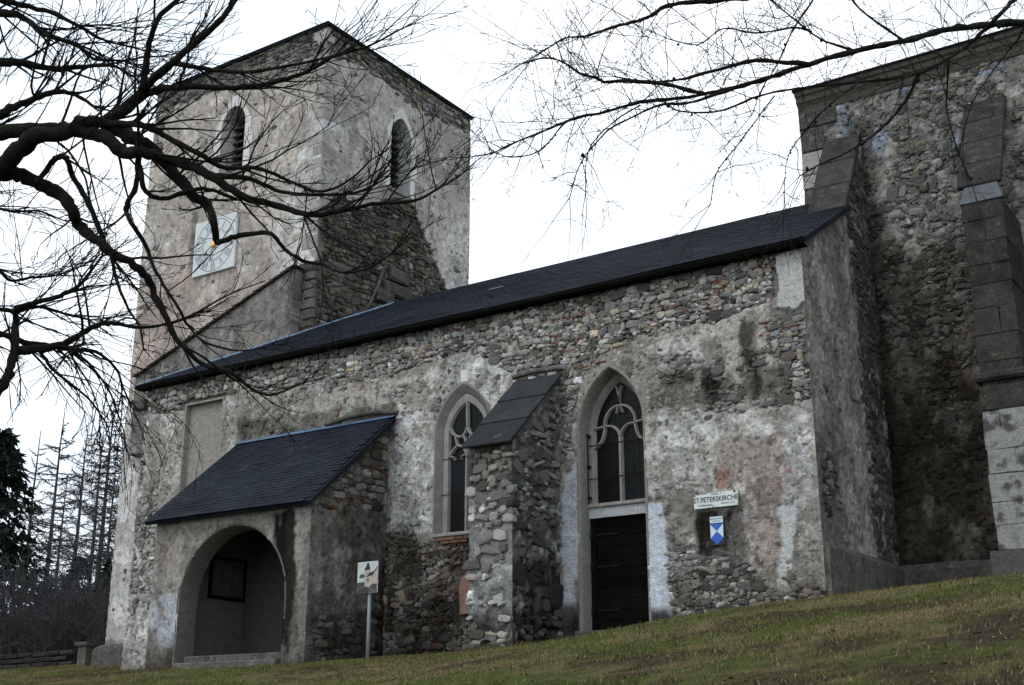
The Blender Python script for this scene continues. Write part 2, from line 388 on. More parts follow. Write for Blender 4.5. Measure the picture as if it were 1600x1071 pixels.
# --- rubble stones: unit shapes, then placed one by one
STONES = []
for k in range(14):
    n = 9; a = np.arange(n)*2*math.pi/n+RNG.uniform(-.22, .22, n); e = RNG.uniform(2.8, 7)
    r = 1/(np.abs(np.cos(a))**e+np.abs(np.sin(a))**e)**(1/e)*RNG.uniform(.80, 1.08, n)
    x, z = r*np.cos(a), r*np.sin(a); tl = RNG.uniform(-.22, .22, 2)
    rings = []
    for (sc, dp) in ((1.0, -1.6), (1.0, .30), (.90, .78), (.55, .95)):
        rings.append(np.stack([x*sc, -(dp+(tl[0]*x+tl[1]*z)*sc*(dp > 0)+RNG.uniform(-.16, .16, n)*(dp > .3)), z*sc], -1))
    V = np.concatenate(rings+[[[0, -1.0, 0]]])
    q = [(r*n+j, r*n+(j+1) % n, r*n+n+(j+1) % n, r*n+n+j) for r in range(3) for j in range(n)]
    t = [(3*n+j, 3*n+(j+1) % n, 4*n) for j in range(n)]
    STONES.append((V, np.array(q), np.array(t)))
PAL = np.array([(.205, .197, .184), (.235, .226, .21), (.165, .159, .15), (.26, .25, .232), (.185, .168, .148), (.225, .207, .178),
                (.178, .178, .180), (.30, .29, .272), (.20, .188, .176), (.14, .134, .126), (.22, .213, .20), (.245, .224, .19)])
ALLST = []     # every stone laid, to choose the largest in view
def lay_stones(P, part, size=1.0, tone=1.0, poke=.10, holes=(), top=None, proud=.03, u_rng=None, warm=0.0, gap=1.0, wav=.06, jit=None, edge=.8):
    u0, u1 = u_rng or (P.u[0], P.u[-1]); z0, z1 = P.z[0], P.z[-1]
    out = []; z = z0
    while z < z1:
        ch = random.choice((.09, .13, .16, .19, .23))*random.uniform(.85, 1.15)*size; u = u0-random.random()*.3
        while u < u1:
            w = random.uniform(.09, .36)*size*(ch/(.17*size))**.5
            if ch > .17*size and random.random() < .22:      # two thin ones stacked
                f = random.uniform(.35, .65)
                for (zz, hh) in ((z+ch*f/2, ch*f), (z+ch*(1+f)/2, ch*(1-f))): out.append((u+w/2+random.uniform(-.02, .02), zz+wav*math.sin(u*1.3+z), w*.5*gap, hh*.5*gap))
            else:
                hh = ch*random.uniform(.72, 1.1)
                out.append((u+w/2, z+ch/2+random.uniform(-.5, .5)*(ch-hh)+random.gauss(0, .012)+wav*math.sin(u*1.3+z), w*.5*gap, hh*.5*gap))
            if random.random() < .22: out.append((u+random.uniform(-.02, .02), z+random.uniform(0, .06), random.uniform(.02, .05), random.uniform(.015, .035)))
            u += w
        z += ch
    S = np.array(out); jt = jit(S[:, 0], S[:, 1]) if jit else np.zeros(len(S))
    S[:, 0] += RNG.normal(0, .05, len(S))*jt; S[:, 1] += RNG.normal(0, .045, len(S))*jt; S[:, 2:] *= np.exp(RNG.normal(0, .28, (len(S), 2))*jt[:, None])
    u, z = S[:, 0], S[:, 1]
    ok = (u-S[:, 2]*edge > u0) & (u+S[:, 2]*edge < u1) & (z < z1-.02)
    if top is not None: ok &= z+S[:, 3] < top(u)-.03
    for hp in holes:
        for (du, dz) in ((0, 0), (.8, 0), (-.8, 0), (0, .8), (0, -.8)): ok &= ~pip(hp, u+du*S[:, 2], z+dz*S[:, 3])
    S = S[ok]; jt = jt[ok]; u, z = S[:, 0], S[:, 1]
    m = P.sample(P.m, u, z); st = P.sample(P.stain, u, z); ex = P.sample(P.extra, u, z)
    rnd = RNG.random(len(S)); keep = (m < .5) | (rnd < poke*(.3+1.4*fbm(u*.8, z*.8, 3, P.seed+3)))
    for i in np.where(keep)[0]:
        c = PAL[RNG.integers(len(PAL))]*tone*(RNG.uniform(.62, 1.3)+(.35 if RNG.random() < .1 else 0))
        if warm and RNG.random() < warm: c = c*np.array([1.12, .98, .80])
        if m[i] > .5: s = RNG.uniform(.5, .9); pr = RNG.uniform(.012, .028)
        else: s = 1.0; pr = RNG.uniform(.35, 1.15)*proud
        ALLST.append(dict(P=P, part=part, u=u[i], z=z[i], a=S[i, 2]*s, b=S[i, 3]*s, pr=max(pr, .008), ex=ex[i],
                          rot=RNG.uniform(-.2, .2)*(1+1.0*jt[i]), k=int(RNG.integers(len(STONES))), c=np.clip(c*st[i]*(max((c*st[i]).mean(), .03)/.21)**.35*np.array([.99, 1.0, 1.015]), .010, .6), poke=m[i] > .5))
def stone_matrix(s):
    sc = Matrix.Diagonal((s['a'], .05 if s['poke'] else .06, s['b'], 1)); sc[1][1] = max(s['pr']+.02, .03)
    R = Matrix.Rotation(s['rot'], 4, 'Y')
    P = s['P']
    off = s['pr']-sc[1][1]+s['ex']
    if P.axis == 'Y': return Matrix.Translation((s['u'], P.const-off, s['z'])) @ R @ sc
    return Matrix.Translation((P.const+off, s['u'], s['z'])) @ Matrix.Rotation(math.pi/2, 4, 'Z') @ R @ sc
def emit_stones(n_single=300):
    for s in ALLST:
        P = s['P']; p = (s['u'], P.const, s['z']) if P.axis == 'Y' else (P.const, s['u'], s['z'])
        x, y, d = proj(np.array(p)); vis = 1 if (0 < x < 1600 and 0 < y < 1071) else 0
        f = abs(FW[1]) if P.axis == 'Y' else abs(FW[0])*.9
        s['w'] = vis*s['a']*s['b']*f/d**2*(.25 if s['poke'] else 1)
    order = sorted(ALLST, key=lambda s: -s['w'])
    meshes = {}; PAL8 = np.concatenate([PAL*f for f in (.3, .55, .8, 1.1, 1.45, 1.8)])
    for s in order[:n_single]:
        pi = int(np.argmin(((PAL8-s['c'])**2).sum(1))); cq = tuple(PAL8[pi]); key = (s['k'] % 7, pi)
        if key not in meshes:
            V, q, t = STONES[s['k'] % 7]; meshes[key] = mesh_np('stone', V, q, t, np.broadcast_to(np.array(cq), (len(V), 3)), False)
        o = link('stone', meshes[key], M_STONE, s['part']); o.matrix_local = stone_matrix(s)
    rest = {}
    for s in order[n_single:]: rest.setdefault(s['part'].name, (s['part'], []))[1].append(s)
    for nm, (part, L) in rest.items():
        mb = MB()
        for s in L:
            V, q, t = STONES[s['k']]; Mx = np.array(stone_matrix(s))
            mb.add(V@Mx[:3, :3].T+Mx[:3, 3], q, t, s['c'])
        mb.build('rubble_stones', M_STONE, part, smooth=False, kind='stuff')
M_BRICK = mat('red_brick_sliver', vcol=True, rough=.95, spec=.08, n1=(12, .3), bump=(30, .5, .01))
def brick_slivers(P, part, n, zone, name='brick_slivers', tone=1.0):
    mb = MB(); k = 0; tr = 0
    while k < n and tr < n*60:
        tr += 1; u = random.uniform(P.u[0]+.2, P.u[-1]-.2); z = random.uniform(P.z[0], P.z[-1])
        if P.sample(P.m, np.array([u]), np.array([z]))[0] > .5 or not zone(u, z): continue
        for j in range(random.randint(1, 3)):
            L = random.uniform(.04, .13); hh = random.uniform(.006, .014); sl = random.uniform(-.06, .06)
            uu = u+random.uniform(-.25, .25); zz = z+j*.03
            c = np.array([.165, .068, .045])*random.uniform(.5, 1.2)*tone
            ax = np.array([L, 0, L*sl]); up_ = np.array([0, 0, hh]); n_ = np.array([0, .05, 0]); cc = np.array([uu, P.const+.030, zz])
            if P.axis == 'X':
                ax = np.array([0, L, L*sl]); n_ = np.array([.05, 0, 0]); cc = np.array([P.const-.025, uu, zz])
            mb.add(obox(cc, ax, up_, n_), BQ, None, c)
        k += 1
    if mb.n: mb.build(name, M_BRICK, part, kind='stuff')

# ---- dimensions
YN = 20.0; XW, XE = -24.75, -7.38; ZE = 8.30
YRIDGE, ZRIDGE = 24.1, 10.85
YC = 24.0; XCW = -8.66; ZC = 13.25
XT0, XT1, YT0, YT1, ZT = -29.25, -22.0, 23.0, 29.95, 19.35
YP, XP0, XP1 = 17.72, -21.2, -16.75

W2 = arch(-11.355, .70, 1.6, 5.52, 1.16)
W1o = arch(-14.79, .70, 3.80, 5.85, 1.02)
NICHE = [(-23.2, 4.6), (-23.2, 7.62), (-21.93, 7.62), (-21.93, 4.6)]

# ---- nave, long wall
nv = Paint('Y', YN, XW, XE, .8, ZE-.02, .023, (.365, .338, .302), (.215, .203, .184), 1)
nv.cover([(190, 600), (222, 600), (1225, 375), (1240, 385), (1212, 465), (1105, 505), (1000, 522), (940, 552), (905, 600), (890, 720), (870, 720),
          (870, 600), (800, 585), (740, 545), (690, 560), (600, 590), (500, 595), (350, 618), (280, 640), (190, 650)], 0)
nv.cover([(360, 618), (690, 570), (690, 650), (610, 655), (380, 690), (350, 690)], .62)
nv.cover([(1010, 590), (1060, 550), (1200, 545), (1265, 560), (1265, 630), (1150, 655), (1020, 640)], .50)
nv.cover([(1040, 852), (1070, 850), (1100, 858), (1150, 876), (1175, 888), (1200, 922), (1240, 922), (1300, 930), (1300, 980), (1040, 1010)], 0)
nv.cover([(600, 838), (640, 812), (652, 845), (690, 852), (740, 840), (740, 1060), (595, 1060)], 0)
nv.cover([(200, 640), (228, 640), (222, 760), (195, 770)], 0)
nv.cover([(205, 780), (245, 770), (240, 960), (200, 960)], .45)
nv.cover([(1000, 785), (1034, 795), (1050, 980), (1050, 1010), (1000, 1010)], 1.5, 1); nv.cover([(880, 770), (915, 700), (935, 700), (940, 1010), (878, 1010)], 1.4, 2)
nv.cover([(1212, 398), (1252, 392), (1257, 480), (1212, 488)], 1.5, 1)
nv.cover([(1200, 480), (1262, 475), (1268, 620), (1200, 640)], .40)
LIME = (.60, .595, .585); BLW = (.50, .54, .60)
nv.paint([(612, 655), (690, 640), (690, 840), (650, 840), (640, 810), (608, 830)], LIME, .85, 3, .25)
nv.paint([(700, 560), (800, 540), (800, 600), (740, 640), (700, 600)], LIME, .8, 3, .2)
nv.paint([(1120, 640), (1262, 620), (1266, 700), (1130, 730)], LIME, .45, 4, .1)
nv.paint([(1222, 690), (1262, 640), (1276, 775), (1252, 805), (1228, 800)], LIME, .75, 2, .35)
nv.paint([(1218, 795), (1248, 793), (1240, 850), (1228, 912), (1212, 905)], LIME, .95, 1, 0, .8)
nv.paint([(1010, 640), (1120, 650), (1120, 720), (1040, 780), (1010, 780)], LIME, .6, 4, .15)
nv.paint([(1000, 785), (1034, 795), (1052, 980), (1050, 1010), (1000, 1010)], BLW, .95, 1, 0, .8)
nv.paint([(880, 760), (912, 690), (935, 700), (940, 1000), (878, 1010)], BLW, .75, 3, 0, .8)
nv.paint([(895, 905), (925, 900), (930, 1000), (900, 1000)], (.22, .185, .13), .8, 3)
nv.paint([(1115, 690), (1226, 680), (1216, 905), (1190, 892), (1165, 870), (1160, 780), (1115, 760)], (.33, .275, .245), .85, 3)
nv.paint([(1032, 716), (1114, 704), (1112, 755), (1040, 775)], (.42, .40, .375), .75, 3)
nv.paint([(1040, 775), (1160, 760), (1165, 860), (1040, 855)], (.285, .262, .23), .7, 4)
nv.paint([(1118, 735), (1136, 733), (1134, 765), (1120, 768)], (.42, .22, .16), .7, 2)
nv.paint([(1222, 725), (1240, 722), (1238, 770), (1222, 772)], (.36, .13, .09), .7, 2, .1)
nv.paint([(1212, 398), (1252, 392), (1257, 480), (1212, 488)], (.47, .47, .455), .95, 1, 0, .8)
nv.paint([(205, 640), (240, 640), (215, 1040), (160, 1040)], LIME, .45, 4, .1)
nv.paint([(190, 800), (240, 790), (240, 1050), (165, 1050)], LIME, .4, 4, .2)
nv.dirt([(1088, 800), (1156, 798), (1168, 880), (1150, 890), (1088, 868)], (.16, .155, .145), 7)
nv.dirt([(1098, 530), (1120, 530), (1122, 610), (1098, 610)], (.25, .24, .22), 6)
nv.dirt([(1158, 500), (1185, 500), (1195, 620), (1165, 620)], (.28, .27, .25), 6)
nv.dirt([(1030, 590), (1240, 570), (1240, 625), (1030, 640)], (.55, .54, .51), 10)
nv.dirt([(590, 830), (740, 830), (740, 1060), (590, 1060)], (.48, .42, .36), 12)
nv.dirt([(600, 940), (740, 930), (740, 1060), (600, 1060)], (.45, .45, .42), 14)
nv.dirt([(1010, 950), (1050, 950), (1050, 1000), (1010, 1000)], (.25, .25, .24), 8)
nv.dirt([(878, 950), (938, 950), (938, 1020), (878, 1020)], (.32, .30, .27), 10)
nv.dirt([(1040, 900), (1180, 880), (1300, 930), (1300, 1000), (1040, 1020)], (.72, .70, .66), 12)
nv.dirt([(370, 660), (620, 625), (620, 690), (370, 720)], (.5, .5, .47), 10)
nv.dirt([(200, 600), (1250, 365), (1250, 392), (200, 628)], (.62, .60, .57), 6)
nv.paint([(240, 800), (450, 780), (450, 1060), (240, 1060)], (.16, .16, .16), 0, 1)
nv.deep = 1+1.3*sstep(6.6, 7.3, nv.Z)
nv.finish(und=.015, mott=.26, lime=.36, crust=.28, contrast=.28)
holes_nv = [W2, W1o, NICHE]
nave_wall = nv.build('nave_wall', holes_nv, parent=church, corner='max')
NVBIG = [arch(-11.355, .82, 1.6, 5.52, 1.3), arch(-14.79, .74, 3.6, 5.85, 1.06), [(-23.45, 4.6), (-23.45, 7.72), (-21.75, 7.72), (-21.75, 4.6)],
         [(-9.9, 3.05), (-9.9, 4.1), (-8.6, 4.1), (-8.6, 3.05)], [(-7.95, 7.05), (-7.95, 8.12), (-7.3, 8.12), (-7.3, 7.05)], [(-9.2, 3.0), (-9.2, 5.4), (-7.3, 5.4), (-7.3, 3.0)], [(-14.95, 2.05), (-14.95, 3.15), (-14.1, 3.15), (-14.1, 2.05)], [(-10.7, 1.4), (-10.7, 4.0), (-10.45, 4.0), (-10.24, 1.4)], [(-12.46, 1.4), (-12.46, 4.6), (-12.0, 4.6), (-12.0, 1.4)]]
lay_stones(nv, nave_wall, .90, 1.12, .12, NVBIG, warm=.10, proud=.036, jit=lambda u, z: (z < 3.9)*.7)
lay_stones(nv, nave_wall, .42, 1.1, .07, NVBIG, proud=.02, jit=lambda u, z: u*0+1)
brick_slivers(nv, nave_wall, 95, lambda u, z: z > 6.6)
brick_slivers(nv, nave_wall, 14, lambda u, z: -16.2 < u < -14 and z < 3.9, tone=.6, name='lower_brick_slivers')
# blind niche: back panel and reveals
mb = MB()
o0 = on_plane('Y', YN, NICHE[:], .012); o1 = on_plane('Y', YN, NICHE, -.13)
loft(mb, [on_plane('Y', YN, [(-23.24, 4.6), (-23.24, 7.66), (-21.89, 7.66), (-21.89, 4.6)], .012), o0, o1], (.30, .285, .26))
mb.add(o1, [(0, 1, 2, 3)], None, (.29, .265, .235))
mb.build('blind_niche', M_WALL, church)

# ---- nave east end wall
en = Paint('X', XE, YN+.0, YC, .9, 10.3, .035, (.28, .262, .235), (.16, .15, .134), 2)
en.cover([(1285, 700), (1310, 720), (1320, 800), (1290, 800)], .35)
en.paint([(1255, 640), (1300, 660), (1330, 860), (1285, 850)], (.20, .19, .17), .6, 6)
en.dirt([(1318, 330), (1420, 480), (1420, 900), (1390, 900)], (.42, .41, .38), 10)
en.dirt([(1255, 860), (1420, 890), (1420, 960), (1255, 960)], (.5, .5, .46), 8)
en.finish(und=.016, lime=.10, crust=.25, contrast=.3)
top_en = lambda y: np.where(y < 19.9, 8.2, 8.30+(y-19.95)*.6-.04)
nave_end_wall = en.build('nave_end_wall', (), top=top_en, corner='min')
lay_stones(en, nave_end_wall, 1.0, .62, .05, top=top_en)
# plinth ledge along the end wall and the choir
mb = MB()
zl = 2.93
prof = [(.02, zl+.10), (.10, zl+.05), (.13, zl-.02), (.12, zl-.14), (.10, .8)]
loft(mb, [np.array([(XE-.1, YN+.06, z), (XE+h*.8, YN+.03, z), (XE+h, YN+.3, z), (XE+h*1.15, 21.2, z-.01), (XE+h, 22.6, z+.01), (XE+h, YC-h, z), (-6.3, YC-h, z+.01), (-5.3, YC-h, z)]) for h, z in prof], (.105, .10, .09))
mb.build('plinth', M_DARKST, church)

# ---- core masses behind the faces (closed bodies)
mb = MB()
box(mb, XW+.05, XE-.08, YN+.62, 28.2, .6, 8.2, (.2, .19, .17)); box(mb, XW+.05, -15.6, YN+.06, YN+.64, .6, 3.5); 
mb.build('nave_body', M_CORE, church)

# ---- deep window and door recess
def flange(mb, c, hw, z0, zs, ah, axis, const, outs, colr, w=.05, pr=.008):
    L = [on_plane(axis, const, arch(c, hw+w, z0, zs, ah+w*1.15), -.01), on_plane(axis, const, arch(c, hw+w*.8, z0, zs, ah+w*.9), pr)]
    for (dh, dep) in outs: L.append(on_plane(axis, const, arch(c, hw+dh, z0, zs, ah+dh*1.15), dep))
    loft(mb, L, colr)
mb = MB()
flange(mb, -11.355, .70, 1.6, 5.52, 1.16, 'Y', YN, [(.0, .008), (-.02, -.05), (-.035, -.46)], (.25, .24, .218))
door_recess = mb.build('window_reveal', M_WALL, church, smooth=True)
D2 = 20.38
def z2p(zx, zy): p = at_y(890+zx*.224, 560+zy*.2241, D2); return (p[0], p[2])
win2 = thing('window', (0, 0, 0), '', ''); del win2['label']; del win2['category']
win2.parent = church; win2.matrix_parent_inverse = Matrix.Translation(-church.location)
mb = MB(); ia = arch(-11.355, .665, 4.12, 5.52, 1.11, 14)
loft(mb, [on_plane('Y', D2, arch(-11.355, .69, 4.10, 5.52, 1.14, 14), -.06), on_plane('Y', D2, arch(-11.355, .69, 4.10, 5.52, 1.14, 14), .02),
          on_plane('Y', D2, arch(-11.355, .60, 4.10, 5.52, 1.02, 14), .02), on_plane('Y', D2, arch(-11.355, .545, 4.10, 5.52, .95, 14), -.06)], (.4, .4, .4))
mb.build('frame', M_TRACERY, win2)
mb = MB()
cM = -11.355
def T(pts, w=.06): bar(mb, 'Y', D2, smooth_path(pts, 5), w, -.07, .035)
zc = 5.60; zt = 6.52
T([(cM, 4.10), (cM, 4.9), (cM, 5.38)], .095)
T([(cM, 5.38), (cM-.05, 5.50), (cM-.17, 5.60), (cM-.33, 5.62), (cM-.55, 5.60)])
T([(cM, 5.38), (cM+.05, 5.50), (cM+.17, 5.60), (cM+.33, 5.62), (cM+.56, 5.66)])
T([(cM-.57, 5.22), (cM-.42, 5.32), (cM-.34, 5.52), (cM-.32, 5.75), (cM-.20, 5.93), (cM, 6.00), (cM+.20, 5.93), (cM+.32, 5.75), (cM+.34, 5.52), (cM+.42, 5.32), (cM+.57, 5.22)])
T([(cM, 6.0), (cM-.005, 6.18), (cM-.06, 6.38)], .05); T([(cM, 6.0), (cM+.005, 6.18), (cM+.06, 6.38)], .05)
T([(cM-.02, 5.99), (cM-.07, 5.84)], .035); T([(cM+.02, 5.99), (cM+.07, 5.84)], .035)
mb.build('tracery', M_TRACERY, win2)
mb = MB()
g = on_plane('Y', D2, arch(cM, .66, 4.08, 5.52, 1.1, 14), -.055)
mb.add(np.concatenate([g, [[cM, D2+.055, 5.2]]]), None, [(i, (i+1) % len(g), len(g)) for i in range(len(g))])
mb.build('glass', M_GLASS, win2)
mb = MB()
for zb in np.arange(4.2, 6.3, .155): tube(mb, [(cM-.58, D2+.05, zb), (cM+.58, D2+.05, zb)], .0022, 4)
for ub in np.arange(-.5, .55, .125): tube(mb, [(cM+ub, D2+.05, 4.1), (cM+ub, D2+.05, 6.0)], .0022, 4)
mb.build('lead_cames', M_IRON, win2, kind='stuff')
for zb in (4.62, 5.27):
    mb = MB(); tube(mb, [(cM-.70, D2-.045, zb), (cM+.70, D2-.045, zb)], .009, 6); mb.build('iron_bar', M_IRON, win2)
mb = MB(); tube(mb, [(cM-.655, D2-.12, 4.1), (cM-.655, D2-.12, 5.5)], .012, 6)
for zb in (4.25, 4.85, 5.45): box(mb, cM-.67, cM-.62, D2-.14, D2-.05, zb-.02, zb+.02)
mb.build('iron_rail', M_IRON, win2)
# lintel slab over the door
mb = MB(); v, q = chamfer_box(np.array([.70, 0, 0]), np.array([0, 0, .035]), np.array([0, -.09, 0]), .012); mb.add(v+np.array([cM, 20.34, 4.09]), q)
mb.build('window_sill', M_QUOIN, church)
mb = MB(); box(mb, cM-.695, cM+.695, 20.30, 20.5, 3.86, 4.052, (.46, .475, .49)); mb.build('lintel', M_WALL, church)
# door
door = bpy.data.objects.new('door', None); COL.objects.link(door); door.parent = church; door.matrix_parent_inverse = Matrix.Translation(-church.location)
for i in range(11):
    z0 = 1.76+i*.194; mb = MB(); v, q = chamfer_box(np.array([.585, 0, 0]), np.array([0, 0, .0945]), np.array([0, -.025, 0]), .005)
    mb.add(v+np.array([cM+.03, 20.40, z0+.097]), q); mb.build('plank', M_WOOD, door)
mb = MB(); box(mb, cM-.67, cM-.56, 20.33, 20.45, 1.7, 3.9); box(mb, cM+.62, cM+.69, 20.33, 20.45, 1.7, 3.9); mb.build('door_frame', M_WOOD, door)
for zb in (2.15, 2.95, 3.55):
    mb = MB(); box(mb, cM-.64, cM-.60, 20.27, 20.33, zb-.07, zb+.07); box(mb, cM-.6, cM-.1, 20.362, 20.374, zb-.018, zb+.018); mb.build('hinge', M_IRON, door)
mb = MB(); tube(mb, [(cM+.50, 20.37, 2.75), (cM+.50, 20.30, 2.75), (cM+.40, 20.30, 2.76)], .012, 6); mb.build('handle', M_IRON, door)
mb = MB(); v, q = chamfer_box(np.array([.74, 0, 0]), np.array([0, 0, .09]), np.array([0, -.30, 0]), .03); mb.add(v+np.array([cM-.03, 20.14, 1.665]), q); mb.build('door_step', M_DARKST, church)

# ---- traceried window beside the buttress
win1 = bpy.data.objects.new('window', None); COL.objects.link(win1); win1.parent = church; win1.matrix_parent_inverse = Matrix.Translation(-church.location)
c1 = -14.79; zs1 = 5.85
A1 = lambda hw, d, z0=3.80: on_plane('Y', YN, arch(c1, hw, z0, zs1, 1.02*hw/.70+.0, 14), d)
mb = MB(); loft(mb, [A1(.735, -.02), A1(.735, .02), A1(.70, .025), A1(.585, -.10), A1(.575, -.14)], (.3, .3, .3)); mb.build('outer_moulding', mat('grey_moulded_stone', (.185, .18, .165), rough=.92, spec=.12, n1=(4, .25), n2=(26, .15), bump=(24, .4, .01)), win1)
mb = MB(); loft(mb, [A1(.575, -.10), A1(.555, -.095), A1(.47, -.12), A1(.44, -.2)], (.3, .3, .3)); mb.build('frame', M_TRACERY, win1)
mb = MB()
def T1(pts, w=.06): bar(mb, 'Y', YN, smooth_path(pts, 5), w, -.21, -.10)
T1([(c1, 3.84), (c1, 4.8), (c1, 5.42)], .085)
T1([(c1-.46, 5.40), (c1-.38, 5.50), (c1-.24, 5.62), (c1-.10, 5.56), (c1, 5.42)])
T1([(c1+.46, 5.40), (c1+.38, 5.50), (c1+.24, 5.62), (c1+.10, 5.56), (c1, 5.42)])
T1([(c1+.0, 6.55), (c1, 6.2), (c1, 5.98), (c1-.08, 5.84), (c1-.2, 5.80), (c1-.36, 5.88), (c1-.44, 6.02)])
T1([(c1, 6.0), (c1+.08, 5.84), (c1+.2, 5.80), (c1+.36, 5.88), (c1+.44, 6.02)])
T1([(c1-.1, 5.83), (c1, 5.66), (c1+.1, 5.83)], .05); T1([(c1-.24, 5.62), (c1-.30, 5.84)], .05); T1([(c1+.24, 5.62), (c1+.30, 5.84)], .05)
T1([(c1-.46, 5.43), (c1-.34, 5.38), (c1-.31, 5.32)], .045); T1([(c1-.03, 5.43), (c1-.12, 5.38), (c1-.14, 5.32)], .045)
mb.build('tracery', M_TRACERY, win1)
mb = MB(); g = A1(.56, -.19); mb.add(np.concatenate([g, [[c1, YN+.19, 5]]]), None, [(i, (i+1) % len(g), len(g)) for i in range(len(g))]); mb.build('glass', M_GLASS, win1)
mb = MB()
for zb in np.arange(3.95, 6.5, .15): tube(mb, [(c1-.5, YN+.185, zb), (c1+.5, YN+.185, zb)], .0022, 4)
for ub in np.arange(-.4, .45, .115): tube(mb, [(c1+ub, YN+.185, 3.85), (c1+ub, YN+.185, 6.4)], .0022, 4)
mb.build('lead_cames', M_IRON, win1, kind='stuff')
for zb in (4.62, 5.36):
    mb = MB(); tube(mb, [(c1-.6, YN+.085, zb), (c1+.5, YN+.085, zb)], .008, 6); mb.build('iron_bar', M_IRON, win1)
mb = MB(); v, q = chamfer_box(np.array([.72, 0, 0]), np.array([0, 0, .035]), np.array([0, -.12, 0]), .012); mb.add(v+np.array([c1, YN+.07, 3.785]), q); mb.build('window_sill', M_ASHLAR, win1)
mb = MB()   # pale keystone patch above
v, q = chamfer_box(np.array([.10, 0, 0]), np.array([0, 0, .13]), np.array([0, -.03, 0]), .015); mb.add(v+np.array([c1+.02, YN, 7.03]), q); mb.build('keystone', M_SURR, church)
# reddish slab and bricks below the sill
mb = MB(); so = arch(-14.52, .30, 2.2, 2.75, .30, 6); so = [(u+random.uniform(-.02, .02), z+random.uniform(-.02, .02)) for u, z in so]; f0 = on_plane('Y', YN, so, -.03); f1 = on_plane('Y', YN, so, .022); k_ = len(so)
loft(mb, [np.concatenate([f0, f0[:1]]), np.concatenate([f1, f1[:1]])]); mb.add(np.concatenate([f1, [f1.mean(0)]]), None, [(a_, (a_+1) % k_, k_) for a_ in range(k_)])
mb.build('red_stone_slab', mat('red_granite', (.21, .125, .105), rough=.9, spec=.1, n1=(5, .25), n2=(30, .3), bump=(25, .5, .01)), church)
for i in range(7):
    mb = MB(); v, q = chamfer_box(np.array([.105, 0, 0]), np.array([0, 0, .028]), np.array([0, -.04, 0]), .008)
    mb.add(v+np.array([-15.3+.225*(i % 4)+.1*(i//4), YN-.005, 3.70-.07*(i//4)]), q); mb.build('brick', mat('old_brick', (.15, .075, .05), rough=.95, n1=(8, .3), objvar=.3) if i == 0 else bpy.data.materials['old_brick'], church)

# ---- mid buttress with slab roof
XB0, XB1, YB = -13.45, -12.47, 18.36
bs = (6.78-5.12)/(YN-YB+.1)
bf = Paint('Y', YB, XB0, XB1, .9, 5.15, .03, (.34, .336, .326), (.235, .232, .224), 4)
bf.cover([(720, 670), (820, 670), (820, 1040), (720, 1040)], .36)
bf.cover([(735, 900), (800, 880), (810, 960), (740, 980)], .5)
bf.dirt([(720, 680), (810, 670), (810, 760), (720, 770)], (.45, .44, .41), 10)
bf.dirt([(720, 960), (810, 950), (810, 1050), (720, 1050)], (.6, .6, .57), 10)
bf.finish(depth=.04)
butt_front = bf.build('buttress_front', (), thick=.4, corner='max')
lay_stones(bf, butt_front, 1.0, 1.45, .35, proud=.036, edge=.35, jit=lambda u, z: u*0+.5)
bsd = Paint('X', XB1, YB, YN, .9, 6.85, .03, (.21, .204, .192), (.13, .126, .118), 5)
bsd.cover([(790, 560), (890, 560), (890, 1040), (790, 1040)], .42)
bsd.paint([(800, 700), (860, 700), (850, 880), (810, 860)], (.25, .25, .25), .5, 6, .2)
bsd.dirt([(800, 880), (890, 870), (890, 1040), (800, 1040)], (.42, .41, .37), 12)
bsd.finish(depth=.04)
top_b = lambda y: 5.15+(y-YB)*bs-.05
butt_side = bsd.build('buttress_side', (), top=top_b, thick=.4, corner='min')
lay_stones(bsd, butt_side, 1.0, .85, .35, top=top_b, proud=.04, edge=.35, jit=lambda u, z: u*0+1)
mb = MB(); 
mb.add([(XB0+.03, YB+.05, .9), (XB1-.06, YB+.05, .9), (XB1-.06, YN, .9), (XB0+.03, YN, .9), (XB0+.03, YB+.05, 5.0), (XB1-.06, YB+.05, 5.0), (XB1-.06, YN, 6.65), (XB0+.03, YN, 6.65)],
       [(0, 1, 5, 4), (1, 2, 6, 5), (3, 0, 4, 7), (4, 5, 6, 7)], None, (.15, .14, .13)); mb.build('buttress_body', M_CORE, church)
sl = np.array([0, 1.0, bs]); sl /= np.linalg.norm(sl); nn = np.array([0, -sl[2], sl[1]])
L0 = (YN-YB+.14)/sl[1]
for i in range(3):
    mb = MB(); v, q = chamfer_box(np.array([.56, 0, 0]), sl*(L0/6+.03), nn*.022, .008)
    ctr = np.array([(XB0+XB1)/2, YB-.12, 5.12-.12*bs])+sl*L0*(i+.5)/3+nn*(.03+.012*(2-i)*0+.0)+nn*.01*i*0
    v = v+nn*.012*(v@sl)[:, None]/(L0/6)*-1
    mb.add(v+ctr, q); mb.build('roof_slab', M_SLABROOF, church)
mb = MB(); tube(mb, smooth_path([(XB0-.1, YN-.03, 6.80), (-13.0, YN-.04, 6.84), (XB1+.08, YN-.03, 6.80)], 6), [.04]*13, 6); mb.build('mortar_fillet', M_DARKST, church, True)

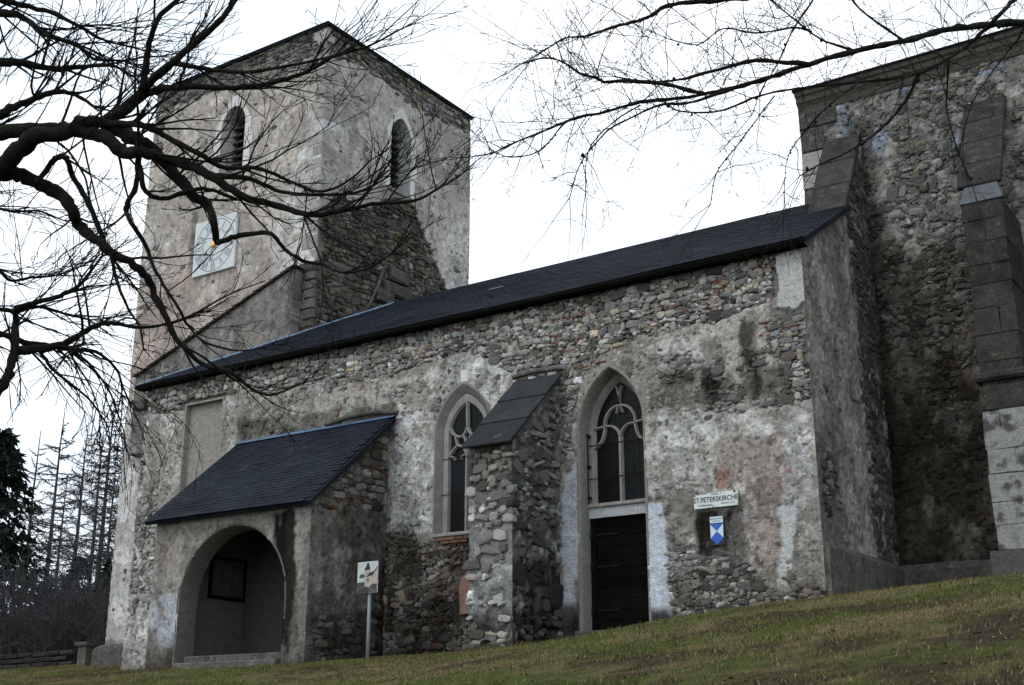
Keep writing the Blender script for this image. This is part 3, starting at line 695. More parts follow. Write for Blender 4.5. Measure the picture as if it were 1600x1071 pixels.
# ---- roofs
def slates(polyz, eave0, along, upv, L, Hh, w=.22, e=.14, single=False, parent=None, inside=None, name='slate', sag=0):
    nrm = np.cross(along, upv); nrm /= np.linalg.norm(nrm)
    if nrm[2] < 0: nrm = -nrm
    rows = int(Hh/e)+1; mb = MB(); me = None; cnt = 0
    for r in range(rows):
        for k in range(-1, int(L/w)+2):
            u = (k+.5*(r % 2))*w+w/2; v = r*e+e*.75
            if not inside(u, r*e+e*.5): continue
            hl = e*.85
            a = along*(w*.487+random.uniform(-.004, .003)); b = upv*hl-nrm*.007; n = nrm*.004
            ctr = eave0+along*u+upv*(v)+nrm*(.011+.007*(1+math.sin(u*.9+r*.2))+random.uniform(-.002, .0045))
            if single:
                if me is None: me = mesh_np(name, obox((0, 0, 0), a, b, n), BQ, None, None, False)
                o = link(name, me, M_SLATE, parent); o.matrix_local = Matrix.Translation(ctr) @ Matrix.Rotation(random.uniform(-.012, .012), 4, Vector(nrm))
            else: mb.add(obox(ctr, a, b+along*random.uniform(-.003, .003), n), BQ)
            cnt += 1
    if not single: mb.build(name+'s', M_SLATE, parent, kind='stuff')
    return cnt
E0 = np.array([-24.93, 19.78, 8.315]); rp = (ZRIDGE-8.315)/(YRIDGE-19.78)
upR = np.array([0, 1, rp]); LR = np.linalg.norm(upR)*(YRIDGE-19.78); upR = upR/np.linalg.norm(upR)
nR = np.array([0, -upR[2], upR[1]])
H1 = np.array([-20.15, YRIDGE, ZRIDGE])
E1 = np.array([-7.24, 19.78, 8.315])
def rz(y): return 8.315+(y-19.78)*rp
plan = [(E0[0], E0[1]), (E1[0], E1[1]), (E1[0], 22.55), (-8.05, 22.62), (-8.05, 23.6), (-8.72, YRIDGE), (H1[0], YRIDGE)]
mb = MB(); n = len(plan)
top = [(x, y, rz(y)) for x, y in plan]; bot = [(x, y, rz(y)-.07) for x, y in plan]
me = bpy.data.meshes.new('nave_roof')
me.from_pydata(top+bot+[(-22.0, 24.1, 8.2), (-24.93, 28.4, 8.315), (-8.7, 28.4, 8.315)], [],
               [tuple(range(n)), tuple(range(2*n-1, n-1, -1))]+[(i, n+i, n+(i+1) % n, (i+1) % n) for i in range(n)]+[(0, n-1, 2*n+1), (n-1, n-2, 2*n+2, 2*n+1)])
nave_roof = link('nave_roof', me, M_SLATE, church)
def in_nave(u, v):
    x = E0[0]+u; y = 19.78+v*upR[1]
    if y > YRIDGE-.02: return False
    return bool(pip(plan, np.array([x]), np.array([y]))[0])
slates(None, E0, np.array([1., 0, 0]), upR, 17.8, LR, inside=in_nave, parent=nave_roof)
mb = MB()   # hip capping in blue metal, ridge capping
hp0 = np.array([E0[0], E0[1], rz(E0[1])+.02]); hp1 = H1+np.array([0, 0, .02])
dv = (hp1-hp0); dv /= np.linalg.norm(dv); sd_ = np.cross(dv, np.array([0, 0, 1.])); sd_ /= np.linalg.norm(sd_); u_ = np.cross(sd_, dv)
pr = [(.06, -.03), (.025, .018), (0, .035), (-.025, .018), (-.06, -.03)]
for (a0, b0) in ((0, .5), (.5, 1)):
    mb = MB(); loft(mb, [np.array([hp0+(hp1-hp0)*a0+sd_*s+u_*h, hp0+(hp1-hp0)*b0+sd_*s+u_*h]) for s, h in pr]); mb.build('hip_flashing', M_FLASH, nave_roof)
mb = MB(); loft(mb, [np.array([(H1[0], YRIDGE+s, ZRIDGE+h), (-8.75, YRIDGE+s, ZRIDGE+h)]) for s, h in ((-.14, -.06), (-.05, .012), (0, .03), (.05, .012), (.14, -.06))]); mb.build('ridge_capping', M_SLATE, nave_roof)
for i in range(6):     # eaves board in lengths
    mb = MB(); x0 = E0[0]+i*(E1[0]-E0[0])/6; box(mb, x0+.005, x0+(E1[0]-E0[0])/6-.005, 19.75, 19.775, 8.255+random.uniform(-.006, .006), 8.315)
    mb.build('eaves_board', M_WOOD, nave_roof)
mb = MB(); box(mb, E0[0]+.05, E1[0]-.02, 19.776, 20.0, 8.22, 8.245); mb.build('soffit', M_WOOD, nave_roof)
mb = MB(); loft(mb, [np.array([(-7.23+s, 19.8, rz(19.8)+h), (-7.23+s, 22.5, rz(22.5)+h)]) for s, h in ((-.05, .03), (.0, .03), (.015, .0), (.015, -.09), (-.1, -.09))]); mb.build('verge_board', M_SLATE, nave_roof)
for (px, py, l) in ((775, 452, .2),):     # pale repaired slates
    d = ray(px, py); t_ = (8.315-19.78*rp)/(d[2]-rp*d[1]); p = d*t_
    mb = MB(); mb.add(obox(p+nR*.028, np.array([l, 0, 0]), upR*.05, nR*.004), BQ); mb.build('metal_patch', M_LEAD, nave_roof)

# ---- porch
pf = Paint('Y', YP, XP0, XP1, .8, 4.26, .03, (.275, .255, .228), (.17, .16, .14), 6)
PA = arch(-18.84, 1.50, .7, 2.52, 1.50, 16)
pf.cover([(225, 940), (250, 940), (250, 1060), (215, 1060)], 1)
pf.paint([(228, 945), (246, 940), (250, 975), (236, 985), (226, 970)], (.46, .49, .53), .9, 1)
pf.paint([(250, 930), (285, 925), (282, 1010), (250, 1015), (247, 985), (258, 965)], (.44, .465, .50), .85, 2)
pf.paint([(432, 935), (448, 935), (446, 965), (434, 965)], (.36, .33, .27), .8, 2)
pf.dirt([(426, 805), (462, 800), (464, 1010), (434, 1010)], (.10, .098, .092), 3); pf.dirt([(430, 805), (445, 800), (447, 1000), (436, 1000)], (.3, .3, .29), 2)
pf.dirt([(300, 820), (420, 800), (430, 830), (300, 840)], (.75, .74, .72), 8)
pf.dirt([(225, 1010), (490, 1010), (490, 1060), (220, 1060)], (.5, .49, .46), 10)
pf.finish(mott=.16, und=.005, rag=.2, lime=.08, streak=.22, crust=.12, contrast=.1)
pf.fc = pf.fc*.0+np.clip(pf.fc, 0, .6)
porch_front = pf.build('porch_front_wall', [PA], thick=.45, corner='max')
mb = MB(); flange(mb, -18.84, 1.50, .7, 2.52, 1.50, 'Y', YP, [(.0, .002), (-.02, -.02), (-.05, -.46)], (.13, .123, .112)); mb.build('porch_arch_reveal', M_WALL, church, True)
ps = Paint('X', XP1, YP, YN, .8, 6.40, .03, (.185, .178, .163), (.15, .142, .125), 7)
ps.cover([(500, 760), (560, 700), (608, 670), (600, 800), (560, 790), (500, 800)], 0)
ps.cover([(488, 930), (520, 930), (560, 960), (600, 950), (600, 1040), (488, 1040)], .45)
ps.paint([(488, 780), (500, 780), (500, 930), (488, 930)], (.26, .25, .23), .7, 2)
ps.paint([(590, 690), (608, 670), (608, 850), (592, 850)], (.27, .26, .24), .7, 2)
ps.dirt([(585, 890), (608, 880), (608, 1040), (585, 1040)], (.3, .3, .28), 6)
ps.dirt([(488, 960), (600, 960), (600, 1050), (488, 1050)], (.62, .61, .58), 10)
ps.dirt([(520, 800), (600, 790), (600, 900), (530, 900)], (.75, .74, .70), 12)
ps.finish(und=.01, crust=.25, lime=.2)
psl = (6.42-4.30)/(YN-17.55)
top_p = lambda y: 4.30+(y-17.55)*psl-.06
porch_side = ps.build('porch_side_wall', (), top=top_p, thick=.4, corner='min')
lay_stones(ps, porch_side, .95, .85, .07, top=top_p, warm=.15)
brick_slivers(ps, porch_side, 14, lambda u, z: 4 < z < float(top_p(u))-.45 and u > 18.3, tone=.8)
mb = MB()
PG = [(XP0, YP+.02), (-20.72, YP+.02), (-20.72, YN+.0), (XP0, YN+.0)]
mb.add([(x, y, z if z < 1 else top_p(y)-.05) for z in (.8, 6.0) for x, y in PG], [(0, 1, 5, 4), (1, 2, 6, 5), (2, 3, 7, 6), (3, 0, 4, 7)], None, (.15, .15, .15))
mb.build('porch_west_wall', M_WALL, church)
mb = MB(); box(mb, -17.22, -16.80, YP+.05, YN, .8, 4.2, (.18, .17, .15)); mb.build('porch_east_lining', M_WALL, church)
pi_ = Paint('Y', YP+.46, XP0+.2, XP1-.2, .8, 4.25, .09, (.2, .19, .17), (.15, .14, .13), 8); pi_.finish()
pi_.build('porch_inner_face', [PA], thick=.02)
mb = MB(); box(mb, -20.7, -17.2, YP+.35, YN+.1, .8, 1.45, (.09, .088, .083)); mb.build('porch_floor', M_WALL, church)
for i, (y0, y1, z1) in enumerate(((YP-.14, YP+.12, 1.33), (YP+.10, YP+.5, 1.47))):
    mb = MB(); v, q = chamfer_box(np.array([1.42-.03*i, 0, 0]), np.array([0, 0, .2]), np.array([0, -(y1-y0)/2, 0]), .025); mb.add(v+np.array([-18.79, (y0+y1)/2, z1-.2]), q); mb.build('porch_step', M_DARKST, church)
mb = MB(); box(mb, -20.71, -17.21, 19.90, 19.97, 1.4, 5.2, (.085, .086, .088)); mb.build('porch_dark_panel', M_WALL, church)  # panel added over the nave wall, porch shade put into its dark colour
# inner church door at the back of the porch
pdoor = bpy.data.objects.new('inner_door', None); COL.objects.link(pdoor); pdoor.parent = church; pdoor.matrix_parent_inverse = Matrix.Translation(-church.location)
for i in range(8):
    mb = MB(); v, q = chamfer_box(np.array([.098, 0, 0]), np.array([0, 0, 1.2]), np.array([0, -.03, 0]), .01); mb.add(v+np.array([-19.0+i*.2, 19.87, 2.72]), q); mb.build('plank', M_WOOD, pdoor)
# porch roof
PE0 = np.array([-21.36, 17.50, 4.27]); upP = np.array([0, 1, psl]); LP = np.linalg.norm(upP)*(YN-17.50-.02); upP /= np.linalg.norm(upP); nP = np.array([0, -upP[2], upP[1]])
ptop = PE0+upP*LP
mb = MB(); pts = [PE0, PE0+np.array([4.78, 0, 0]), PE0+np.array([4.78, 0, 0])+upP*LP, ptop]
mb.add(np.concatenate([np.array(pts), np.array(pts)-nP*.09]), [(0, 1, 2, 3), (7, 6, 5, 4), (0, 4, 5, 1), (1, 5, 6, 2), (2, 6, 7, 3), (3, 7, 4, 0)])
porch_roof = mb.build('porch_roof', M_SLATE, church)
slates(None, PE0-upP*.03, np.array([1., 0, 0]), upP, 4.78, LP, w=.22, e=.125, parent=porch_roof, inside=lambda u, v: .12 < u < 4.70 and v < LP+.02)
mb = MB(); loft(mb, [np.array([ptop+np.array([0, -.10, -.05])+nP*.03, ptop+np.array([4.8, -.10, -.05])+nP*.03]), np.array([ptop+np.array([0, 0, .06]), ptop+np.array([4.8, 0, .06])]), np.array([ptop+np.array([0, .06, .05]), ptop+np.array([4.8, .06, .05])])])
mb.build('wall_flashing', M_FLASH, porch_roof)
mb = MB(); tube(mb, smooth_path([ptop+np.array([2.8, -.02, .10]), ptop+np.array([3.6, -.06, .17]), ptop+np.array([4.3, -.05, .16]), ptop+np.array([4.85, -.02, .08])], 5), .055, 6); mb.build('mortar_fillet', M_DARKST, church, True)

# ---- tower
tl = Paint('Y', YT0, XT0, XT1, .6, ZT, .04, (.47, .42, .375), (.25, .236, .212), 9)
tl.cover([(225, 120), (520, 20), (520, 95), (400, 130), (330, 145), (240, 178)], .05)
tl.cover([(230, 170), (262, 165), (250, 300), (222, 300)], .4)
tl.cover([(215, 250), (290, 230), (300, 340), (210, 340)], .66)
tl.paint([(425, 400), (470, 200), (505, 200), (490, 420), (425, 450)], (.60, .595, .58), .8, 2, .3)
tl.paint([(200, 560), (245, 380), (300, 420), (260, 600), (190, 640)], (.42, .33, .29), .7, 6)
tl.paint([(240, 440), (430, 420), (400, 520), (230, 560)], (.42, .345, .30), .6, 8)
tl.paint([(230, 380), (265, 370), (255, 470), (222, 480)], LIME, .5, 3, .2)
tl.paint([(150, 760), (190, 600), (215, 600), (205, 1050), (150, 1050)], LIME, .75, 3, .3)
tl.paint([(480, 170), (520, 165), (520, 200), (478, 200)], (.5, .5, .5), .8, 1)
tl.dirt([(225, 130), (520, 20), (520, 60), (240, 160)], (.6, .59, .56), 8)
tl.dirt([(300, 330), (312, 325), (306, 430), (296, 435)], (.5, .5, .48), 4)
tl.dirt([(150, 1000), (220, 1000), (220, 1060), (150, 1060)], (.5, .5, .47), 6)
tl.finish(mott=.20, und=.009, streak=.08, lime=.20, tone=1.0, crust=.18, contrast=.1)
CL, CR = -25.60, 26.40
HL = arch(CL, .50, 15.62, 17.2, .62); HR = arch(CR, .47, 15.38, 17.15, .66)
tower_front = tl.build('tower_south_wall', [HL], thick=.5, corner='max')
lay_stones(tl, tower_front, .95, 1.05, .04, [arch(CL, .82, 15.4, 17.2, 1.0), [(-27, 12.4), (-27, 14.5), (-24.9, 14.5), (-24.9, 12.4)]])
tr = Paint('X', XT1, YT0, YT1, 9.0, ZT, .04, (.40, .37, .335), (.21, .20, .18), 10)
tr.cover([(500, 20), (740, 170), (740, 215), (690, 190), (640, 160), (600, 130), (560, 100), (500, 90)], .05)
SCAR = [(480, 430), (500, 330), (520, 300), (560, 330), (600, 312), (640, 312), (662, 370), (700, 465), (700, 540), (470, 540)]
tr.cover(SCAR, .12); tr.cover([(700, 420), (745, 400), (745, 470), (700, 470)], .6)
tr.cover([(490, 180), (515, 180), (510, 300), (490, 320)], .5)
tr.extra = tr.poly(SCAR, 3)*.10
tr.paint([(690, 380), (740, 300), (740, 460), (700, 460)], LIME, .4, 4, .2)
tr.paint([(500, 175), (535, 185), (535, 205), (500, 200)], (.5, .5, .5), .8, 1)
tr.dirt(SCAR, (.52, .49, .45), 6)
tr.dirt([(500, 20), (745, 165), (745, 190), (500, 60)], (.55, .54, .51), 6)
tr.dirt([(600, 290), (645, 300), (650, 350), (590, 340)], (.6, .6, .57), 8)
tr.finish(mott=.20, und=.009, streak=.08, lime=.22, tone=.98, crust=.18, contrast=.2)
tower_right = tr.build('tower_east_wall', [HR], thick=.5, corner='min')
lay_stones(tr, tower_right, .95, 1.0, .05, [arch(CR, .80, 15.2, 17.15, 1.0)], proud=.04, warm=.12, jit=lambda u, z: u*0+.4)
mb = MB(); box(mb, XT0+.02, XT1-.62, YT0+.62, YT1-.02, .6, ZT-.1, (.3, .28, .25)); mb.build('tower_body', M_CORE, church)
mb = MB(); box(mb, XT0-.06, XT1+.06, YT0-.06, YT1+.06, ZT-.03, ZT+.04)
mb.add([(XT0-.1, YT0-.1, ZT+.04), (XT1+.1, YT0-.1, ZT+.04), (XT1+.1, YT1+.1, ZT+.04), (XT0-.1, YT1+.1, ZT+.04), ((XT0+XT1)/2, (YT0+YT1)/2, ZT+.75)], [(0, 3, 2, 1)], [(0, 1, 4), (1, 2, 4), (2, 3, 4), (3, 0, 4)])
mb.build('tower_roof', M_SLATE, church)
# belfry windows: pale stone surround in blocks, splayed reveal, louvre boards
def belfry(axis, const, c, hw, z0, zs, ah, outer):
    w = bpy.data.objects.new('belfry_window', None); COL.objects.link(w); w.parent = church; w.matrix_parent_inverse = Matrix.Translation(-church.location)
    n = 10; inn = arch(c, hw, z0, zs, ah, n); out = []
    for i, (u, z) in enumerate(inn):
        if z <= zs+.001: out.append((c+(outer if u > c else -outer), z))
        else:
            t = (z-zs)/ah; s = 1 if u > c else -1
            out.append((c+s*(outer*(1-t)**.75+.0) if abs(u-c) > 1e-4 else c, zs+(ah+.36)*t))
    # blocks: jamb thirds and arch halves
    def ring(a, b, nm='surround_block'):
        A, B = np.array(a), np.array(b); m = MB()
        loft(m, [on_plane(axis, const, B, -.06), on_plane(axis, const, B, .022), on_plane(axis, const, A, .026), on_plane(axis, const, A, -.06)])
        k = len(a); e = m.v[0]; m.add(np.array([e[0], e[k], e[2*k], e[3*k], e[k-1], e[2*k-1], e[3*k-1], e[4*k-1]]), [(0, 1, 2, 3), (7, 6, 5, 4)])
        m.build(nm, M_SURR, w)
    hs = [(z0, z0+.62), (z0+.63, z0+1.15), (z0+1.16, zs-.01)]
    for s in (-1, 1):
        for j, (a, b) in enumerate(hs):
            ow = outer+(.07 if j % 2 else -.03)+random.uniform(-.02, .02)
            ring([(c+s*hw, a), (c+s*hw, b)], [(c+s*ow, a), (c+s*ow, b)])
    half = len(inn)//2
    ring(inn[1:half+1], out[1:half+1]); ring(inn[half:-1], out[half:-1])
    m = MB(); i2 = arch(c, hw-.13, z0+.08, zs, ah-.10, n)
    loft(m, [on_plane(axis, const, inn, .02), on_plane(axis, const, i2, -.32), on_plane(axis, const, i2, -.6)], (.40, .39, .375)); m.build('reveal', M_WALL, w, True)
    m = MB(); b = on_plane(axis, const, arch(c, hw, z0, zs, ah, n), -.58); m.add(np.concatenate([b, [b.mean(0)]]), None, [(i, (i+1) % len(b), len(b)) for i in range(len(b))]); m.build('dark_opening', M_VOID, w)
    zz = z0+.32
    while zz < zs+ah-.2:
        ww = hw-.13 if zz < zs else (hw-.13)*max(.25, math.sqrt(max(0, 1-((zz-zs)/(ah+.02))**2)))
        m = MB()
        if axis == 'Y': v = obox((c, const+.42, zz), (ww, 0, 0), (0, .10, .10), (0, .010, -.010))
        else: v = obox((const-.42, c, zz), (0, ww, 0), (-.10, 0, .10), (-.010, 0, -.010))
        m.add(v, BQ); m.build('louvre_board', M_LOUV, w); zz += .235
    m = MB(); v, q = (chamfer_box(np.array([hw+.05, 0, 0]), np.array([0, 0, .05]), np.array([0, -.25, 0]), .02) if axis == 'Y' else chamfer_box(np.array([0, hw+.05, 0]), np.array([0, 0, .05]), np.array([.25, 0, 0]), .02))
    m.add(v+(np.array([c, const+.2, z0-.03]) if axis == 'Y' else np.array([const-.2, c, z0-.03])), q); m.build('sill', M_ASHLAR, w)
belfry('Y', YT0, CL, .50, 15.62, 17.2, .62, .76)
belfry('X', XT1, CR, .47, 15.38, 17.15, .66, .72)
# corner stones of the tower and of the choir
def quoin(part_name, p, hx, hy, hz, m=M_DARKST, nm='quoin'):
    mb = MB(); v, q = chamfer_box(np.array([hx, 0, 0]), np.array([0, 0, hz]), np.array([0, -hy, 0]), .03)
    v = v+RNG.uniform(-.012, .012, v.shape); mb.add(v+np.array(p), q); mb.build(nm, m, church)
zq = 9.9
i = 0
while zq < 12.0:
    hz = random.uniform(.11, .17); lx = .34 if i % 2 else .20; ly = .20 if i % 2 else .36
    quoin('', (XT1+.07-lx, YT0-.10+ly, zq+hz), lx, ly, hz-.012); zq += 2*hz; i += 1
while zq < 19.2:
    hz = random.uniform(.14, .24); lx = .30 if i % 2 else .18; ly = .18 if i % 2 else .32
    quoin('', (XT1+.018-lx, YT0-.018+ly, zq+hz), lx, ly, hz-.008, M_QUOIN); zq += 2*hz*(1 if random.random() < .6 else 2.2); i += 1
# tile capped wedge wall against the tower
YWG = 22.62
pa = at_y(212, 592, YWG); pb = at_y(466, 415, YWG)
slw = (pb[2]-pa[2])/(pb[0]-pa[0])
wg = Paint('Y', YWG, pa[0], -22.42, 7.5, pb[2]+.1, .05, (.235, .225, .205), (.18, .17, .15), 11)
wg.dirt([(430, 450), (470, 430), (470, 520), (420, 530)], (.8, .8, .78), 6); wg.finish(mott=.16, und=.006, lime=.15)
top_w = lambda u: pa[2]+(u-pa[0])*slw
wg.build('lean_to_wall', (), top=top_w, thick=.38)
dirw = np.array([1, 0, slw]); Lw = np.linalg.norm(pb-pa); dirw /= np.linalg.norm(dirw); nw = np.array([-dirw[2], 0, dirw[0]])
me = None; nt_ = int(Lw/.21)
for i in range(nt_):
    for j in range(2):
        v, q = chamfer_box(dirw*.17+nw*-.025, np.array([0, .13, 0]), nw*.012, .005)
        if me is None: me = mesh_np('roof_tile', v, q, None, None, False)
        o = link('roof_tile', me, M_TILE, church)
        o.matrix_basis = Matrix.Translation(pa+dirw*(i+.5)*.21+nw*(.045)+np.array([0, .02+.265*j, random.uniform(-.01, .012)])) @ Matrix.Rotation(random.uniform(-.06, .06), 4, 'Y')
# scar: stub of the old gable, pale mortar line and a hooded block
mb = MB(); a = at_x(572, 486, XT1+.18); b = at_x(604, 408, XT1+.18); tube(mb, smooth_path([a, a*.6+b*.4+np.array([0, .05, 0]), b], 5), [.02, .035, .03, .05, .035, .055, .04, .05, .03, .03, .02], 6); mb.build('mortar_ridge', M_DARKST, church, True)
for (x0, x1, y0, y1) in ((596, 640, 440, 474), (604, 634, 425, 440), (585, 612, 450, 480)):
    a = at_x(x0, y1, XT1+.1); b = at_x(x1, y0, XT1+.1); mb = MB()
    v, q = chamfer_box(np.array([0, (b[1]-a[1])/2, 0]), np.array([0, 0, .20]), np.array([.16, 0, 0]), .05); v = v+RNG.uniform(-.03, .03, v.shape)
    mb.add(v+(a+b)/2, q); mb.build('scar_stone', M_DARKST, church)
# tower foot: plinth block and stone post
mb = MB(); loft(mb, [np.array([(XT0-.12-h, YT0+1, z), (XT0-.12-h, YT0-.25-h, z), (XT0+2.4, YT0-.25-h, z)]) for h, z in ((-.12, 2.30), (.0, 2.22), (.03, 2.12), (.05, 1.0))], (.12, .115, .105)); mb.build('tower_plinth', M_DARKST, church)
mb = MB(); v, q = chamfer_box(np.array([.18, 0, 0]), np.array([0, 0, .13]), np.array([0, -.12, 0]), .03); mb.add(v+np.array([-24.82, 19.95, 7.86]), q); mb.build('corbel', M_DARKST, church)

# ---- choir
cw = Paint('Y', YC, XCW, 9.0, 1.0, ZC, .04, (.30, .283, .257), (.20, .188, .168), 12)
cw.cover([(1200, 0), (1700, 0), (1700, 1000), (1200, 1000)], .54)
cw.cover([(1265, 150), (1420, 110), (1420, 190), (1290, 210)], .8)
cw.cover([(1400, 560), (1540, 540), (1540, 640), (1400, 640)], .6); cw.cover([(1400, 740), (1560, 720), (1560, 890), (1400, 890)], .62)
cw.cover([(1460, 380), (1500, 380), (1500, 500), (1440, 540), (1420, 440)], .1); cw.cover([(1400, 250), (1470, 240), (1460, 320), (1400, 320)], .1)
for pl in ([(1300, 150), (1330, 140), (1332, 200), (1310, 220)], [(1400, 130), (1470, 120), (1460, 150), (1420, 155)], [(1520, 75), (1565, 65), (1568, 110), (1530, 125)],
           [(1355, 210), (1385, 200), (1378, 250), (1360, 250)], [(1480, 200), (1500, 195), (1500, 235), (1480, 230)], [(1265, 190), (1285, 190), (1282, 215), (1268, 215)]):
    cw.paint(pl, (.30, .36, .45), .85, 1, .35)
cw.dirt([(1250, 400), (1700, 380), (1700, 1000), (1250, 1000)], (.66, .62, .55), 20)  # moss and dirt, with shade from corner and trees put into the colour
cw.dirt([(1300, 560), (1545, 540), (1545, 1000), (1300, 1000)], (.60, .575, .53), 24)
cw.dirt([(1330, 200), (1360, 200), (1420, 900), (1360, 900)], (.55, .53, .49), 12)  # dark strip along the buttress corner, its shade painted in
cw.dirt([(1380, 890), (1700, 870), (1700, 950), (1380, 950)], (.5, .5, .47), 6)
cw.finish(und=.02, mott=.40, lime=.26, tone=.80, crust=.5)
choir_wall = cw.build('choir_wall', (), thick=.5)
lay_stones(cw, choir_wall, .92, .92, .30, proud=.034, warm=.14, u_rng=(XCW+.02, -1.5), jit=lambda u, z: u*0+.5)
lay_stones(cw, choir_wall, .5, .9, .30, proud=.03, u_rng=(XCW+.02, -1.5), jit=lambda u, z: u*0+1)
mb = MB(); box(mb, XCW+.03, 9, YC+.1, 33, .8, ZC, (.25, .24, .22)); mb.build('choir_body', M_CORE, church)
mb = MB(); prof = [(.0, ZC-.32), (.03, ZC-.30), (.05, ZC-.2), (.05, ZC-.16), (.09, ZC-.08), (.11, ZC-.06), (.11, ZC+.06), (.15, ZC+.10), (.16, ZC+.2), (-.5, ZC+.2)]
loft(mb, [np.array([(XCW-h*.25, 33, z), (XCW-h*.25, YC-h, z), (9, YC-h, z)]) for h, z in prof], (.075, .068, .06)); mb.build('cornice', M_WALL, church)
mb = MB(); mb.add([(XCW-.07, YC-.20, ZC+.205), (9, YC-.20, ZC+.205), (9, 33, ZC+.205), (XCW-.07, 33, ZC+.205), (XCW-.07, YC-.20, ZC+.24), (9, YC-.20, ZC+.24), (9, 28.5, ZC+1.0), (XCW-.07, 28.5, ZC+1.0), (XCW-.07, 33.4, ZC+.24), (9, 33.4, ZC+.24)],
       [(0, 3, 2, 1), (0, 1, 5, 4), (4, 5, 6, 7), (7, 6, 9, 8)], [(4, 7, 8)]); mb.build('choir_roof', M_SLATE, church)
zq = 10.4; i = 0
while zq < ZC-.4:
    hz = random.uniform(.16, .28); lx = .42 if i % 2 else .26
    quoin('', (XCW-.02+lx, YC-.01+.2, zq+hz), lx, .24, hz-.01, M_DARKST if random.random() < .75 else M_QUOIN); zq += 2*hz; i += 1
# west choir buttress above and beside the nave roof
X10, X11 = -8.12, -7.385; YF = 22.62
mb = MB()
mb.add([(X10, YF, 1), (X11, YF, 1), (X11, YC+.2, 1), (X10, YC+.2, 1), (X10, YF, 9.9), (X11, YF, 9.9), (X11, YC+.2, 12.35), (X10, YC+.2, 12.35)],
       [(0, 1, 5, 4), (1, 2, 6, 5), (2, 3, 7, 6), (3, 0, 4, 7), (4, 5, 6, 7)], None, (.09, .087, .08)); mb.build('choir_buttress', M_WALL, church)
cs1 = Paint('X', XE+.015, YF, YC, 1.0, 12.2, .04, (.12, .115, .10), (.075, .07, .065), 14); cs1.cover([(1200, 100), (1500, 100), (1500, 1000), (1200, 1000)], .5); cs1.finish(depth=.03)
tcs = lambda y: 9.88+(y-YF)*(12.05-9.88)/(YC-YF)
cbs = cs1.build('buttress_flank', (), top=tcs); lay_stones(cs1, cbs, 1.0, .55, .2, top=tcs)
sv = np.array([0, YC-YF, 12.1-9.9]); SL = np.linalg.norm(sv); sv = sv/SL; sn = np.array([0, -sv[2], sv[1]])
for i in range(3):
    mb = MB(); v, q = chamfer_box(np.array([(X11-X10)/2+.03, 0, 0]), sv*(SL/6-.008), sn*.05, .02)
    mb.add(v+np.array([(X10+X11)/2, YF, 9.9])+sv*SL*(i+.5)/3+sn*.03, q); mb.build('weathering_slab', M_BLACKST, church)
# second choir buttress in cut blocks
M_WHITEBLK = mat('whitewashed_block', (.27, .27, .265), rough=.92, spec=.12, n1=(4, .3), n2=(24, .3), bump=(20, .8, .02), tint=(4, (.075, .072, .068), .50))
X20, X21 = -5.16, -4.42; YF2 = 22.55
sv = np.array([0, YC-YF2, 12.15-9.75]); SL = np.linalg.norm(sv); sv = sv/SL; sn = np.array([0, -sv[2], sv[1]])
for i in range(4):
    mb = MB(); v, q = chamfer_box(np.array([(X21-X20)/2+.03, 0, 0]), sv*(SL/8-.006), sn*.05, .02)
    mb.add(v+np.array([(X20+X21)/2, YF2, 9.72])+sv*SL*(i+.5)/4+sn*.02, q); mb.build('weathering_slab', M_BLACKST, church)
mb = MB(); mb.add([(X20-.02, YF2-.03, 9.42), (X21+.02, YF2-.03, 9.42), (X21-.06, YF2-.02, 9.80), (X20+.12, YF2-.02, 9.80), (X20-.02, YF2+.05, 9.42), (X21+.02, YF2+.05, 9.42), (X21-.06, YF2+.1, 9.86), (X20+.12, YF2+.1, 9.86)], [(0, 1, 2, 3), (0, 3, 7, 4), (1, 5, 6, 2), (3, 2, 6, 7), (0, 4, 5, 1)]); mb.build('lead_cap', M_LEAD, church)
zq = 9.42; i = 0
while zq > 1.2:
    hz = random.uniform(.17, .27); lower = zq < 6.1
    hx = (X21-X20)/2+(.03 if lower else 0); y0 = YF2-(.10 if lower else 0)
    f = random.choice((1.0, .38, .6, .5)) if i % 2 else 1.0; xa = X20-(.03 if lower else 0)
    for (a_, b_) in ([(0, 1)] if f == 1 else [(0, f), (f, 1)]):
        mb = MB(); v, q = chamfer_box(np.array([hx*(b_-a_)-.004, 0, 0]), np.array([0, 0, hz-.001]), np.array([0, -(YC-y0)/2, 0]), .012); v = v+RNG.uniform(-.012, .012, v.shape)
        mb.add(v+np.array([xa+hx*(a_+b_)+random.uniform(-.008, .008), (YC+y0)/2+random.uniform(-.02, .02), zq-hz]), q)
        mb.build('ashlar_block', M_WHITEBLK if (3.0 < zq < 5.45) else M_BLACKST, church)
    zq -= 2*hz; i += 1
mb = MB(); v, q = chamfer_box(np.array([(X21-X20)/2+.08, 0, 0]), np.array([0, 0, .085]), np.array([0, -.80, 0]), .05); mb.add(v+np.array([(X20+X21)/2, YC-.78, 6.06]), q); mb.build('offset_ledge', M_BLACKST, church)
mb = MB(); box(mb, X20-.12, X21+.12, YF2-.28, YC, 1.0, 2.95, (.1, .095, .09)); mb.build('buttress_foot', M_WALL, church)

emit_stones(300)

